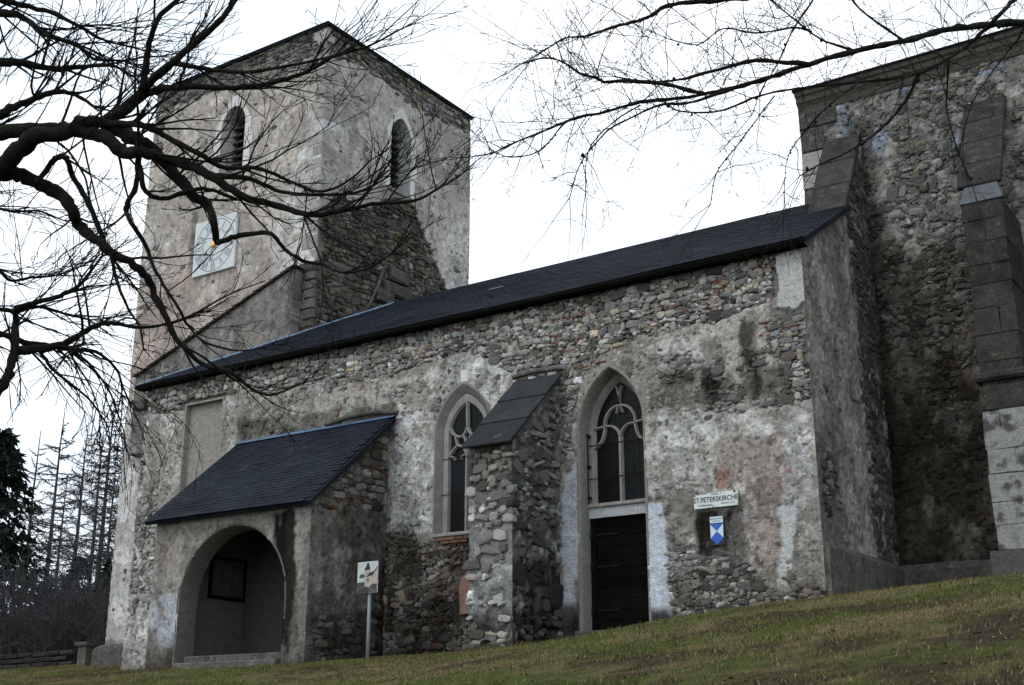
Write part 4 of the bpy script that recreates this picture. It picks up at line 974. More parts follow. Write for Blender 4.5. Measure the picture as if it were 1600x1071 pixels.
# ------------------------------------------------------------------ things on the church
def text_mesh(txt, size, mat_, name, parent, M4, sx=1.0, depth=.0015, bold=0.0):
    cu = bpy.data.curves.new(name, 'FONT'); cu.body = txt; cu.size = size; cu.extrude = depth; cu.align_x = 'CENTER'; cu.align_y = 'CENTER'; cu.offset = bold
    to = bpy.data.objects.new(name+'_tmp', cu); COL.objects.link(to)
    bpy.context.view_layer.update()
    me = bpy.data.meshes.new_from_object(to.evaluated_get(bpy.context.evaluated_depsgraph_get()))
    bpy.data.objects.remove(to); bpy.data.curves.remove(cu)
    me.transform(M4 @ Matrix.Diagonal((sx, 1, 1, 1))); me.materials.clear()
    return link(name, me, mat_, parent)
WALLROT = Matrix.Rotation(math.pi/2, 4, 'X')       # text plane -> wall facing -Y
M_ENAMEL = mat('white_enamel', (.58, .61, .60), rough=.45, spec=.4, n1=(7, .08), tint=(14, (.30, .29, .26), .66))
M_BLACK = mat('black_paint', (.02, .021, .023), rough=.6, spec=.3, n1=None)
M_GREYP = mat('grey_lettering', (.10, .105, .11), rough=.6, spec=.3, n1=None)
M_RUST = mat('rust_chip', (.035, .022, .016), rough=.9, spec=.1, n1=(20, .3))
M_BLUE = mat('blue_enamel', (.012, .085, .42), rough=.35, spec=.4, n1=(8, .08))
M_PALEBL = mat('pale_blue_enamel', (.52, .62, .66), rough=.4, spec=.4, n1=(8, .06))

# tower clock
kx0, kx1, kz0, kz1 = -26.82, -25.10, 12.59, 14.28; kc = np.array([(kx0+kx1)/2, YT0-.10, (kz0+kz1)/2])
clock = thing('tower_clock', tuple(kc+np.array([0, .05, -.85])), 'square pale clock face with blue Roman numerals on the tower', 'clock')
M_CLOCK = mat('painted_clock_board', (.56, .585, .59), rough=.6, spec=.25, n1=(3, .05))
M_NUM = mat('blue_grey_paint', (.115, .16, .23), rough=.7, spec=.2, n1=None)
mb = MB(); v, q = chamfer_box(np.array([.86, 0, 0]), np.array([0, 0, .845]), np.array([0, -.04, 0]), .01); mb.add(v+kc+np.array([0, .055, 0]), q); mb.build('face', M_CLOCK, clock)
def ringmesh(r, w, y): 
    m = MB(); a = np.linspace(0, 2*math.pi, 65)
    loft(m, [np.array([(kc[0]+rr*math.cos(t), y, kc[2]+rr*math.sin(t)) for t in a]) for rr in (r-w/2, r+w/2)]); return m
for r, w in ((.80, .022), (.50, .016), (.46, .012)): ringmesh(r, w, kc[1]+.012).build('ring', M_NUM, clock)
NUM = ['XII', 'I', 'II', 'III', 'IIII', 'V', 'VI', 'VII', 'VIII', 'IX', 'X', 'XI']
for h, s in enumerate(NUM):
    a = math.pi/2-h*math.pi/6; mb = MB(); rad = np.array([math.cos(a), 0, math.sin(a)]); tan = np.array([math.sin(a), 0, -math.cos(a)])
    wd = {'I': .055, 'V': .13, 'X': .13}; tot = sum(wd[c] for c in s); x = -tot/2
    def stroke(a0, a1, b0, b1, t): # from (tan a0, rad a1) to (tan b0, rad b1)
        p0 = kc+tan*a0+rad*(.65+a1); p1 = kc+tan*b0+rad*(.65+b1); d = p1-p0; L = np.linalg.norm(d); d /= L
        mb.add(obox((p0+p1)/2+np.array([0, .0105, 0]), d*L/2, np.cross(d, np.array([0, 1., 0]))*t, np.array([0, .002, 0])), BQ)
    for c in s:
        m_ = x+wd[c]/2; t = .011
        if c == 'I': stroke(m_, -.115, m_, .115, t)
        elif c == 'V': stroke(m_, -.115, m_-.05, .115, t); stroke(m_, -.115, m_+.05, .115, t*.6)
        else: stroke(m_-.05, -.115, m_+.05, .115, t*.6); stroke(m_+.05, -.115, m_-.05, .115, t)
        x += wd[c]
    mb.build('numeral', M_NUM, clock)
def hand(deg, L, w, tail, y, name):
    a = math.radians(90-deg); d = np.array([math.cos(a), 0, math.sin(a)]); n = np.array([-d[2], 0, d[0]]); mb = MB()
    c = kc+np.array([0, y, 0])
    mb.add([c-d*tail-n*w, c-d*tail+n*w, c+d*L*.85+n*w, c+d*L*.85+n*w*3.0, c+d*L, c+d*L*.85-n*w*3.0, c+d*L*.85-n*w]+[], [(0, 1, 2, 6)], [(2, 3, 4), (6, 2, 4), (5, 6, 4)])
    t = np.linspace(0, 2*math.pi, 17); 
    mb.add([c+d*L*.8+(d*math.cos(k)+n*math.sin(k))*w*3.2 for k in t], None, [(0, i, i+1) for i in range(1, 15)])
    o = mb.build(name, M_BLACK, clock); s = o.modifiers.new('thick', 'SOLIDIFY'); s.thickness = .01
hand(192, .50, .009, .18, -.03, 'minute_hand'); hand(232, .46, .011, .08, -.045, 'hour_hand')
mb = MB(); a = np.linspace(0, math.pi, 7)
tube(mb, [kc+np.array([0, .0-.07*math.sin(t*.5), 0]) for t in np.linspace(0, math.pi, 6)], [.10, .10, .09, .075, .05, .015], 12); mb.build('gilt_hub', mat('gilt', (.75, .46, .10), rough=.35, spec=.5, metal=.6, n1=None), clock, True)

# church name board
sc_ = np.array([-9.235, YN-.065, 3.885]); 
sign = thing('name_board', tuple(sc_+np.array([0, 0, -.14])), 'long white enamel board lettered ST. PETERSKIRCHE on the wall right of the door', 'sign')
me = bpy.data.meshes.new('board'); o_ = [(-.42, -.125), (.41, -.125), (.42, .135), (.40, .138), (.12, .138), (-.12, .135), (-.14, .125), (-.40, .115), (-.425, .10)]
nb = len(o_); me.from_pydata([(x, -.0, z) for x, z in o_]+[(x, .03, z) for x, z in o_], [], [tuple(range(nb)), tuple(range(2*nb-1, nb-1, -1))]+[(i, (i+1) % nb, nb+(i+1) % nb, nb+i) for i in range(nb)])
me.transform(Matrix.Translation(sc_)); link('board', me, M_ENAMEL, sign)
S4 = lambda dx, dz, y=-.003: Matrix.Translation((sc_[0]+dx, sc_[1]+y, sc_[2]+dz)) @ WALLROT
text_mesh('ST.PETERSKIRCHE', .125, M_BLACK, 'lettering', sign, S4(-.005, .015), .86, bold=.0012)
text_mesh('ENNB', .045, M_GREYP, 'small_lettering', sign, S4(-.02, .108), 1.1)
text_mesh('in Sollersthaus', .055, M_GREYP, 'small_lettering', sign, S4(-.20, -.075), .9)
text_mesh('romanisch  12. Jh.', .04, M_GREYP, 'small_lettering', sign, S4(.23, -.065), .95)
for (dx, dz, r) in ((-.40, .095, .018), (-.20, .12, .010), (.16, .13, .010), (.365, .115, .028), (.10, .112, .014), (-.14, -.118, .012), (-.05, -.116, .018), (.02, -.12, .012), (.40, -.10, .008)):
    mb = MB(); k = 7; mb.add([sc_+np.array([dx+r*random.uniform(.6, 1.1)*math.cos(t), -.0028, dz+.8*r*random.uniform(.6, 1.1)*math.sin(t)]) for t in np.arange(k)*2*math.pi/k], None, [(0, i, i+1) for i in range(1, k-1)]); mb.build('enamel_chip', M_RUST, sign)
for dx in (-.35, .35):
    mb = MB(); box(mb, sc_[0]+dx-.02, sc_[0]+dx+.02, sc_[1]+.03, YN+.02, 3.86, 3.90); mb.build('bracket', M_IRON, sign)

# heritage shield plaque
hc = np.array([-9.245, YN-.045, 3.35])
plq = thing('heritage_plaque', tuple(hc+np.array([0, 0, -.26])), 'small black plaque with blue and white shield below the white name board', 'plaque')
mb = MB(); v, q = chamfer_box(np.array([.135, 0, 0]), np.array([0, 0, .255]), np.array([0, -.012, 0]), .004); mb.add(v+hc, q); mb.build('back_plate', M_BLACK, plq)
def flat(nm, pts, m_, y=-.0155):
    mb = MB(); P = [hc+np.array([x, y, z]) for x, z in pts]; mb.add(P, None, [(0, i, i+1) for i in range(1, len(P)-1)]); mb.build(nm, m_, plq)
flat('inscription_panel', [(-.125, .135), (.125, .135), (.125, .245), (-.125, .245)], M_PALEBL)
flat('blue_triangle', [(-.115, .12), (.115, .12), (0, -.01)], M_BLUE); flat('white_triangle', [(-.122, .115), (0, -.01), (-.12, -.13)], M_PALEBL); flat('white_triangle', [(.122, .115), (.12, -.13), (0, -.01)], M_PALEBL)
flat('blue_square', [(0, -.01), (-.118, -.135), (0, -.245), (.118, -.135)], M_BLUE, -.016)
H4 = lambda dz: Matrix.Translation((hc[0], hc[1]-.017, hc[2]+dz)) @ WALLROT
text_mesh('DENKMALSCHUTZ', .030, M_GREYP, 'lettering', plq, H4(.208)); text_mesh('kulturelles Gut', .026, M_GREYP, 'lettering', plq, H4(.168))

# information post with a printed picture of the church
PX, PY = -14.62, 17.05; PZ = float(ground_z(PX, PY))
post = thing('information_post', (PX, PY, PZ), 'thin grey metal post carrying a small printed picture of a church', 'sign post')
mb = MB(); tube(mb, [(PX, PY, PZ-.3), (PX, PY, PZ+1.25)], .032, 10); mb.build('post', mat('galvanised_steel', (.17, .20, .215), rough=.55, spec=.4, n1=(8, .2), metal=.3), post, True)
pb_ = np.array([PX-.02, PY-.045, PZ+1.42])
rz_ = Matrix.Translation(pb_)
def pshape(nm, pts, colr, lay):
    m = mat('print_'+nm, colr, rough=.5, spec=.3, n1=(9, .18)); 
    if nm == 'board':
        mb = MB(); v, q = chamfer_box(np.array([.235, 0, 0]), np.array([0, 0, .275]), np.array([0, -.008, 0]), .003); mb.add(v+pb_, q); return mb.build('board', m, post)
    mb = MB(); P = [pb_+np.array([(x-.5)*.46, -.0085-.0007*lay, (z-.5)*.54]) for x, z in pts]
    c = np.mean(P, 0); mb.add(P+[c], None, [(i, (i+1) % len(P), len(P)) for i in range(len(P))]); mb.build('printed_'+nm, m, post)
pshape('board', None, (.42, .46, .46), 0)
pshape('lawn', [(0, 0), (1, 0), (1, .22), (.5, .26), (0, .30)], (.09, .07, .055), 1)
pshape('walls', [(.35, .22), (1, .12), (1, .72), (.85, .70), (.45, .5), (.35, .5)], (.36, .31, .27), 2)
pshape('roof', [(.42, .50), (.62, .66), (.8, .68), (1, .84), (.98, .76), (.82, .62), (.80, .56)], (.03, .03, .03), 3)
pshape('steeple', [(.33, .74), (.42, .86), (.48, .97), (.55, .97), (.60, .86), (.64, .74)], (.022, .02, .022), 4)
pshape('tower', [(.34, .5), (.48, .52), (.63, .64), (.63, .74), (.34, .74)], (.30, .28, .26), 3)
pshape('trees', [(.10, .50), (.2, .48), (.34, .5), (.34, .60), (.2, .62), (.12, .58)], (.05, .05, .05), 5)
pshape('hedge', [(0, .18), (.38, .26), (.36, .36), (0, .34)], (.05, .032, .032), 6)
pshape('arch', [(.0, .0), (.55, .0), (.6, .12), (.4, .19), (.08, .12)], (.028, .026, .025), 7)
pshape('side_roof', [(.62, .2), (.95, .08), (1, .26), (.8, .29)], (.06, .042, .042), 8)
pshape('windows', [(.5, .36), (.58, .36), (.58, .46), (.5, .46)], (.06, .055, .05), 9)

# framed notice board inside the porch
nbp = [at_x(332, 873, -20.70), at_x(381, 880, -20.70), at_x(379, 938, -20.70), at_x(328, 930, -20.70)]
y0, y1 = nbp[0][1], nbp[1][1]; z0, z1 = nbp[3][2], nbp[0][2]
y0, y1 = max(y0, 18.25), min(y1, 19.9)
nbo = thing('notice_board', (-20.69, (y0+y1)/2, z0), 'black framed notice board hanging inside the porch', 'notice board')
mb = MB(); box(mb, -20.715, -20.68, y0, y1, z0, z1); mb.build('panel', mat('board_panel', (.06, .055, .05), rough=.7, n1=(6, .2)), nbo)
for (a0, a1, b0, b1) in ((y0-.04, y1+.04, z1, z1+.07), (y0-.04, y1+.04, z0-.07, z0), (y0-.06, y0, z0-.07, z1+.07), (y1, y1+.06, z0-.07, z1+.07)):
    mb = MB(); box(mb, -20.715, -20.655, a0, a1, b0, b1); mb.build('frame_bar', M_WOOD, nbo)

M_PAPER = mat('aged_paper', (.085, .083, .075), rough=.9, n1=(8, .15))
for (f0, f1, g0_, g1_) in ((.08, .30, .35, .9), (.36, .62, .45, .92), (.68, .92, .3, .8), (.38, .6, .08, .36)):
    mb = MB(); box(mb, -20.679, -20.676, y0+(y1-y0)*f0, y0+(y1-y0)*f1, z0+(z1-z0)*g0_, z0+(z1-z0)*g1_); mb.build('paper_notice', M_PAPER, nbo)

# ------------------------------------------------------------------ grass blades
def outside(x, y):
    ok = (y < YN-.03) | (x > XE+.12); ok &= ~((x > XE-.1) & (y > YC-.14)); ok &= ~((x > XP0-.02) & (x < XP1+.03) & (y > YP-.05))
    ok &= ~((x > XB0-.02) & (x < XB1+.03) & (y > YB-.04)); ok &= ~((x > X20-.15) & (x < X21+.15) & (y > YF2-.3)) 
    ok &= ~((x > -12.1) & (x < -10.65) & (y > 19.85))
    return ok | ((x < XT0-.3) & (y < 30)) | ((x < XW-.05) & (y < YT0-.4))
NB = 1500000
bx = RNG.uniform(-40, 3, NB); by = RNG.uniform(5, 27, NB); bz = ground_z(bx, by)
sx_, sy_, dz_ = proj(np.stack([bx, by, bz], -1))
k = (sx_ > -160) & (sx_ < 1760) & (sy_ < 1200) & (dz_ > 3) & outside(bx, by)
thin = fbm(bx*.8, by*.8, 3, 91); k &= RNG.random(NB) < np.clip(thin*2-.35, .15, 1)
bx, by, bz = bx[k][:460000], by[k][:460000], bz[k][:460000]; n = len(bx)
ht = RNG.uniform(.010, .034, n)*(.6+.9*fbm(bx*1.5, by*1.5, 3, 17)); tall = RNG.random(n) < .02; ht[tall] *= 2.2
wd_ = RNG.uniform(.003, .008, n); an = RNG.uniform(0, 2*math.pi, n); ln = RNG.uniform(.2, 1.3, n)*ht; la = RNG.uniform(0, 2*math.pi, n)
ca, sa = np.cos(an)*wd_, np.sin(an)*wd_
V = np.stack([np.stack([bx-ca, by-sa, bz-.006], -1), np.stack([bx+ca, by+sa, bz-.006], -1), np.stack([bx+np.cos(la)*ln, by+np.sin(la)*ln, bz+ht], -1)], 1).reshape(-1, 3)
gc = grass_tone(bx, by)*RNG.uniform(.6, 1.5, n)[:, None]; stw = RNG.random(n) < .16; gc[stw] = np.array([.22, .175, .085])*RNG.uniform(.6, 1.3, stw.sum())[:, None]
link('grass', mesh_np('grass', V, None, np.arange(3*n).reshape(-1, 3), np.repeat(gc, 3, axis=0), False), M_GRASS, None, kind='stuff', label='short winter grass and moss on the bank below the church', category='grass')

# weeds and taller grass where the walls stand in the turf, and fallen leaves on the bank
mb_ = []; cl_ = []
def tuft(x, y, h, k):
    z = float(ground_z(x, y))
    for _ in range(k):
        a = random.uniform(0, 6.283); l = random.uniform(.2, .9)*h; hh = h*random.uniform(.5, 1.1); b = random.uniform(0, 6.283); w = random.uniform(.003, .007)
        ox, oy = random.gauss(0, .03), random.gauss(0, .03)
        mb_.extend([(x+ox-math.cos(b)*w, y+oy-math.sin(b)*w, z-.01), (x+ox+math.cos(b)*w, y+oy+math.sin(b)*w, z-.01), (x+ox+math.cos(a)*l, y+oy+math.sin(a)*l, z+hh)])
        c = random.choice(((.085, .085, .03), (.17, .135, .07), (.06, .05, .03), (.12, .10, .045))); f = random.uniform(.6, 1.3); cl_.extend([[q*f for q in c]]*3)
for (x0, y0, x1, y1, n_) in ((XW, YN-.06, XP0, YN-.06, 40), (XP0, YP-.08, -20.3, YP-.08, 14), (-17.3, YP-.08, XP1, YP-.08, 12), (XP1+.07, YP, XP1+.07, YN, 40), (XP1, YN-.07, XB0, YN-.07, 80), (XB0, YB-.08, XB1, YB-.08, 24), (XB1+.08, YB, XB1+.08, YN, 36),
                        (XB1, YN-.08, -12.1, YN-.08, 10), (-10.6, YN-.08, XE, YN-.08, 80), (XE+.18, YN-.1, XE+.18, YC, 60), (XE, YC-.2, X20, YC-.2, 40), (X20, YF2-.34, X21, YF2-.34, 16)):
    for _ in range(n_*2):
        t = random.random(); tuft(x0+(x1-x0)*t+random.gauss(0, .03), y0+(y1-y0)*t-abs(random.gauss(0, .05)), random.uniform(.04, .13), random.randint(6, 14))
for _ in range(420):
    x, y = random.uniform(-20, 1), random.uniform(8, 19.5)
    if outside(np.array([x]), np.array([y]))[0]: tuft(x, y, random.uniform(.03, .085), random.randint(8, 20))
link('weeds', mesh_np('weeds', np.array(mb_), None, np.arange(len(mb_)).reshape(-1, 3), np.array(cl_), False), M_GRASS, None, kind='stuff', label='tufts of taller grass and weeds along the foot of the walls', category='weeds')
V = []; Q = []; C_ = []
for _ in range(2600):
    x, y = random.uniform(-26, 2), random.uniform(7, 19.9)
    if not outside(np.array([x]), np.array([y]))[0]: continue
    z = float(ground_z(x, y))+random.uniform(.008, .03); a = random.uniform(0, 6.283); s_ = random.uniform(.012, .032); d = np.array([math.cos(a), math.sin(a), random.uniform(-.3, .3)])*s_; e = np.array([-math.sin(a), math.cos(a), random.uniform(-.4, .4)])*s_*.5
    p0 = np.array([x, y, z]); k_ = len(V); V += [p0-d, p0+e, p0+d, p0-e+np.array([0, 0, .006])]; Q.append((k_, k_+1, k_+2, k_+3)); c = random.choice(((.13, .075, .035), (.09, .06, .035), (.19, .13, .06), (.05, .035, .025))); C_ += [c]*4
link('fallen_leaves', mesh_np('fallen_leaves', np.array(V), np.array(Q), None, np.array(C_), False), M_GRASS, None, kind='stuff', label='small brown leaves scattered over the grass bank', category='leaves')

# ------------------------------------------------------------------ trees
TR = random.Random(11)
def rnd3(s): return np.array([TR.gauss(0, s), TR.gauss(0, s), TR.gauss(0, s)])
def unit(v): return v/(np.linalg.norm(v)+1e-9)
def grow(mb, p, d, L, r, lvl, up=.05, wob=.16, kids=(4, 3), knob=None, rmin=.0022, kidlen=(.25, .5), spread=.9, gup=None, step=.11):
    n = max(3, min(14, int(L/step))); pts = [p]; dirs = [d]; s = L/n
    for i in range(n):
        d = unit(d+rnd3(wob)+np.array([0, 0, up])*(1 if gup is None else gup)); p = p+d*s; pts.append(p); dirs.append(d)
    rad = np.linspace(r, max(rmin, r*.35), n+1)
    tube(mb, pts, rad, 4 if r > .006 else 3, cap=False)
    if knob is not None:
        for i in range(1, n+1):
            if TR.random() < .16: knob(pts[i], r)
    if lvl > 0:
        for _ in range(TR.randint(max(1, kids[0]-1), kids[0]+1)):
            i = TR.randint(max(1, int(n*.15)), n); dd = unit(dirs[i]*.75+rnd3(.5)*spread+np.array([0, 0, up*2]))
            grow(mb, pts[i], dd, L*TR.uniform(*kidlen), max(rmin, rad[i]*.62), lvl-1, up, wob, kids[1:]+(2,), knob, rmin, kidlen, spread, gup, step*.8)
def limb(mb, px, r0, r1, d0, d1, k=9, knot=.10, sub=5):
    """a limb surveyed as picture points with a depth from d0 to d1 metres; returns points, tangents, radii"""
    n = len(px); dp = np.linspace(d0, d1, n)+np.array([TR.uniform(-.12, .12) for _ in range(n)])
    P = np.array([at_d(x, y, z) for (x, y), z in zip(px, dp)]); P = smooth_path(P, sub)
    m = len(P); t = np.linspace(0, 1, m); rr = .86*(r0+(r1-r0)*t**.8)*np.linspace(d0, d1, m)/F_PX
    rr = rr*(1+knot*np.array([TR.uniform(-1, 1) for _ in range(m)]))
    P[1:-1] += np.array([rnd3(.4) for _ in range(m-2)])*rr[1:-1, None]*.35
    tube(mb, P, rr, k)
    return P, unit_rows(np.gradient(P, axis=0)), rr
def unit_rows(a): return a/(np.linalg.norm(a, axis=1)[:, None]+1e-9)

# -- old tree at the left, its trunk outside the picture
d_tr = 9.0
base = at_d(-330, 900, d_tr); bgz = float(ground_z(base[0], base[1]))
ltree = thing('bare_tree', (base[0], base[1], bgz), 'gnarled bare tree with thick dark limbs reaching in from the left', 'tree')
mb = MB(); top_ = at_d(-300, 120, d_tr)
tp = smooth_path([np.array([base[0], base[1], bgz-.3]), np.array([base[0]+.05, base[1], bgz+.9]), at_d(-335, 700, d_tr), at_d(-310, 420, d_tr), at_d(-300, 200, d_tr), at_d(-320, -60, d_tr)], 5)
tube(mb, tp, np.linspace(.40, .17, len(tp))*(1+.06*np.sin(np.arange(len(tp))*2.1)), 14); mb.build('trunk', M_BARK, ltree, True)
LIMBS = [  # picture points, radius start/end (px), depth start/end, twigs per metre, twig length, lift
 ([(-300, 300), (-140, 235), (-40, 215), (0, 207), (60, 203), (100, 202), (140, 189), (165, 192), (182, 179), (224, 140), (269, 98), (308, 64), (350, 26), (380, -20)], 18, 4.5, 9.0, 8.6, 7, .55, .10),
 ([(-305, 420), (-150, 340), (-40, 285), (0, 262), (36, 233), (60, 212), (126, 207), (168, 218), (196, 240), (224, 238), (266, 252), (302, 262), (340, 282), (379, 308), (432, 321), (484, 336), (536, 329), (592, 318), (648, 314), (690, 292)], 21, 2.0, 9.0, 8.2, 10, .60, .07),
 ([(-20, 268), (28, 274), (56, 287), (95, 303), (112, 328), (121, 349), (135, 364), (157, 378), (173, 394), (209, 414), (229, 434), (242, 463), (261, 499), (274, 529), (288, 542), (314, 568), (359, 581), (392, 607), (425, 617), (470, 600)], 15, 1.8, 9.0, 8.6, 6, .50, .02),
 ([(165, 192), (190, 205), (220, 222), (250, 245), (278, 276), (305, 308), (323, 318), (334, 347), (340, 380)], 15, 6, 8.9, 8.5, 7, .45, .06),
 ([(340, 380), (368, 370), (400, 365), (424, 366), (446, 390), (472, 407), (503, 414), (525, 424), (548, 426), (580, 417), (610, 398)], 5.5, 1.5, 8.5, 8.3, 7, .35, .06),
 ([(214, 238), (218, 262), (222, 280), (228, 300), (256, 311), (293, 299), (325, 296), (370, 312)], 6, 3.5, 8.8, 8.5, 4, .4, .08),
 ([(216, 250), (214, 284), (200, 318), (197, 330), (206, 349), (229, 385), (242, 421), (258, 450), (278, 480), (294, 509), (320, 535), (369, 548), (405, 545)], 6, 1.5, 8.8, 8.5, 6, .5, .04),
 ([(182, 179), (200, 170), (237, 143), (293, 136), (368, 137), (424, 130), (480, 112), (517, 90), (574, 73), (628, 45)], 9, 1.5, 8.8, 8.3, 10, .55, .03),
 ([(269, 98), (295, 103), (323, 108), (387, 113), (461, 101), (525, 86), (560, 70)], 6, 1.5, 8.7, 8.2, 11, .50, .01),
 ([(222, 142), (228, 100), (232, 75), (240, 46), (252, 22), (290, -8)], 7, 4, 8.7, 8.5, 8, .5, .08),
 ([(165, 194), (195, 194), (224, 196), (262, 215), (310, 240), (350, 262), (400, 262), (450, 282), (500, 300), (545, 282), (580, 250)], 8, 1.5, 8.8, 8.2, 12, .55, .06),
 ([(330, 275), (390, 280), (440, 300), (500, 305), (560, 300), (610, 275)], 6, 1.5, 8.5, 8.1, 13, .5, .08),
 ([(-300, 130), (-120, 110), (0, 100), (36, 98), (84, 108), (126, 105), (174, 103), (210, 120)], 12, 2, 9.0, 9.2, 10, .6, .06),
 ([(-300, 60), (-100, 30), (0, 22), (36, 28), (70, 53), (120, 70), (146, 92), (190, 95)], 10, 2, 9.0, 9.4, 13, .65, .02),
 ([(-300, 20), (-60, -10), (20, 5), (80, 20), (130, 45), (160, 62), (220, 78)], 8, 1.5, 9.2, 9.5, 13, .65, .03),
 ([(-300, 260), (-80, 215), (0, 178), (34, 162), (70, 148), (95, 143), (123, 151), (145, 166)], 11, 3, 9.2, 9.0, 9, .5, .10),
 ([(56, 287), (75, 262), (90, 246), (105, 250), (116, 280), (140, 320), (160, 370), (165, 392)], 5.5, 5, 8.9, 8.8, 4, .4, .05),
 ([(90, 222), (110, 240), (132, 276), (140, 310), (150, 340)], 2.6, 1.6, 9.0, 9.0, 6, .4, .03),
 ([(173, 394), (180, 430), (190, 460), (205, 490), (218, 510), (224, 545)], 4, 1.5, 8.7, 8.8, 8, .4, .0),
 ([(-320, 800), (-160, 720), (-40, 640), (0, 606), (12, 585), (23, 545), (24, 500), (26, 480)], 15, 5, 9.2, 9.6, 4, .5, .05),
 ([(23, 548), (60, 545), (100, 538), (130, 520), (152, 508), (180, 506), (215, 512), (262, 506), (305, 490)], 9, 1.6, 9.6, 9.2, 14, .60, -.02),
 ([(-325, 560), (-120, 520), (-30, 522), (0, 522), (36, 534), (70, 540), (110, 545), (150, 550), (180, 575), (192, 605)], 9, 2, 9.6, 9.6, 15, .65, -.05),
 ([(26, 482), (60, 472), (95, 462), (125, 445), (145, 420), (160, 400)], 6, 2, 9.6, 9.8, 14, .6, .06),
 ([(-325, 510), (-120, 470), (0, 484), (30, 486), (60, 480), (100, 490), (140, 500)], 6, 2, 9.6, 9.8, 14, .6, .03),
 ([(-325, 440), (-120, 400), (-20, 410), (14, 438), (50, 434), (90, 430), (130, 415)], 4.5, 1.5, 9.8, 9.9, 15, .55, .06),
 ([(60, 545), (80, 575), (110, 600), (140, 625), (165, 660)], 4, 1.5, 9.6, 9.8, 14, .55, -.06),
 ([(110, 545), (140, 570), (170, 610), (185, 650)], 3.5, 1.4, 9.5, 9.6, 14, .55, -.07),
 ([(-325, 340), (-120, 300), (-30, 320), (20, 330), (60, 330), (100, 345)], 4, 1.4, 10, 10, 14, .6, .03),
 ([(288, 542), (320, 560), (360, 590), (400, 605)], 3, 1.3, 8.6, 8.5, 8, .4, .03),
]
tw = MB()
for (px, r0, r1, d0, d1, dens, tl_, lift) in LIMBS:
    mb = MB(); P, Tn, rr = limb(mb, px, r0, r1, d0, d1, 10 if r0 > 12 else 7); mb.build('branch', M_BARK, ltree, True)
    seg = np.linalg.norm(np.diff(P, axis=0), axis=1); Ltot = seg.sum()
    for _ in range(int(Ltot*dens*.52)):
        i = TR.randint(int(len(P)*.12), len(P)-1)
        if rr[i] > .075 and TR.random() < .75: continue
        d = unit(Tn[i]*.9+rnd3(.42)+np.array([0, 0, lift*3]))
        grow(tw, P[i], d, tl_*TR.uniform(.5, 1.6), min(.011, max(.0055, rr[i]*.5)), 2, up=lift, wob=.10, kids=(4, 2), rmin=.0024, spread=.62)
    d = Tn[-1]
    for _ in range(3 if rr[-1] < .012 else 0): grow(tw, P[-1], unit(d+rnd3(.25)), tl_*TR.uniform(.4, .8), rr[-1]*.8, 1, up=lift, wob=.12, kids=(4, 2), rmin=.0019)
tw.build('twigs', M_BARK, ltree, True, kind='stuff')

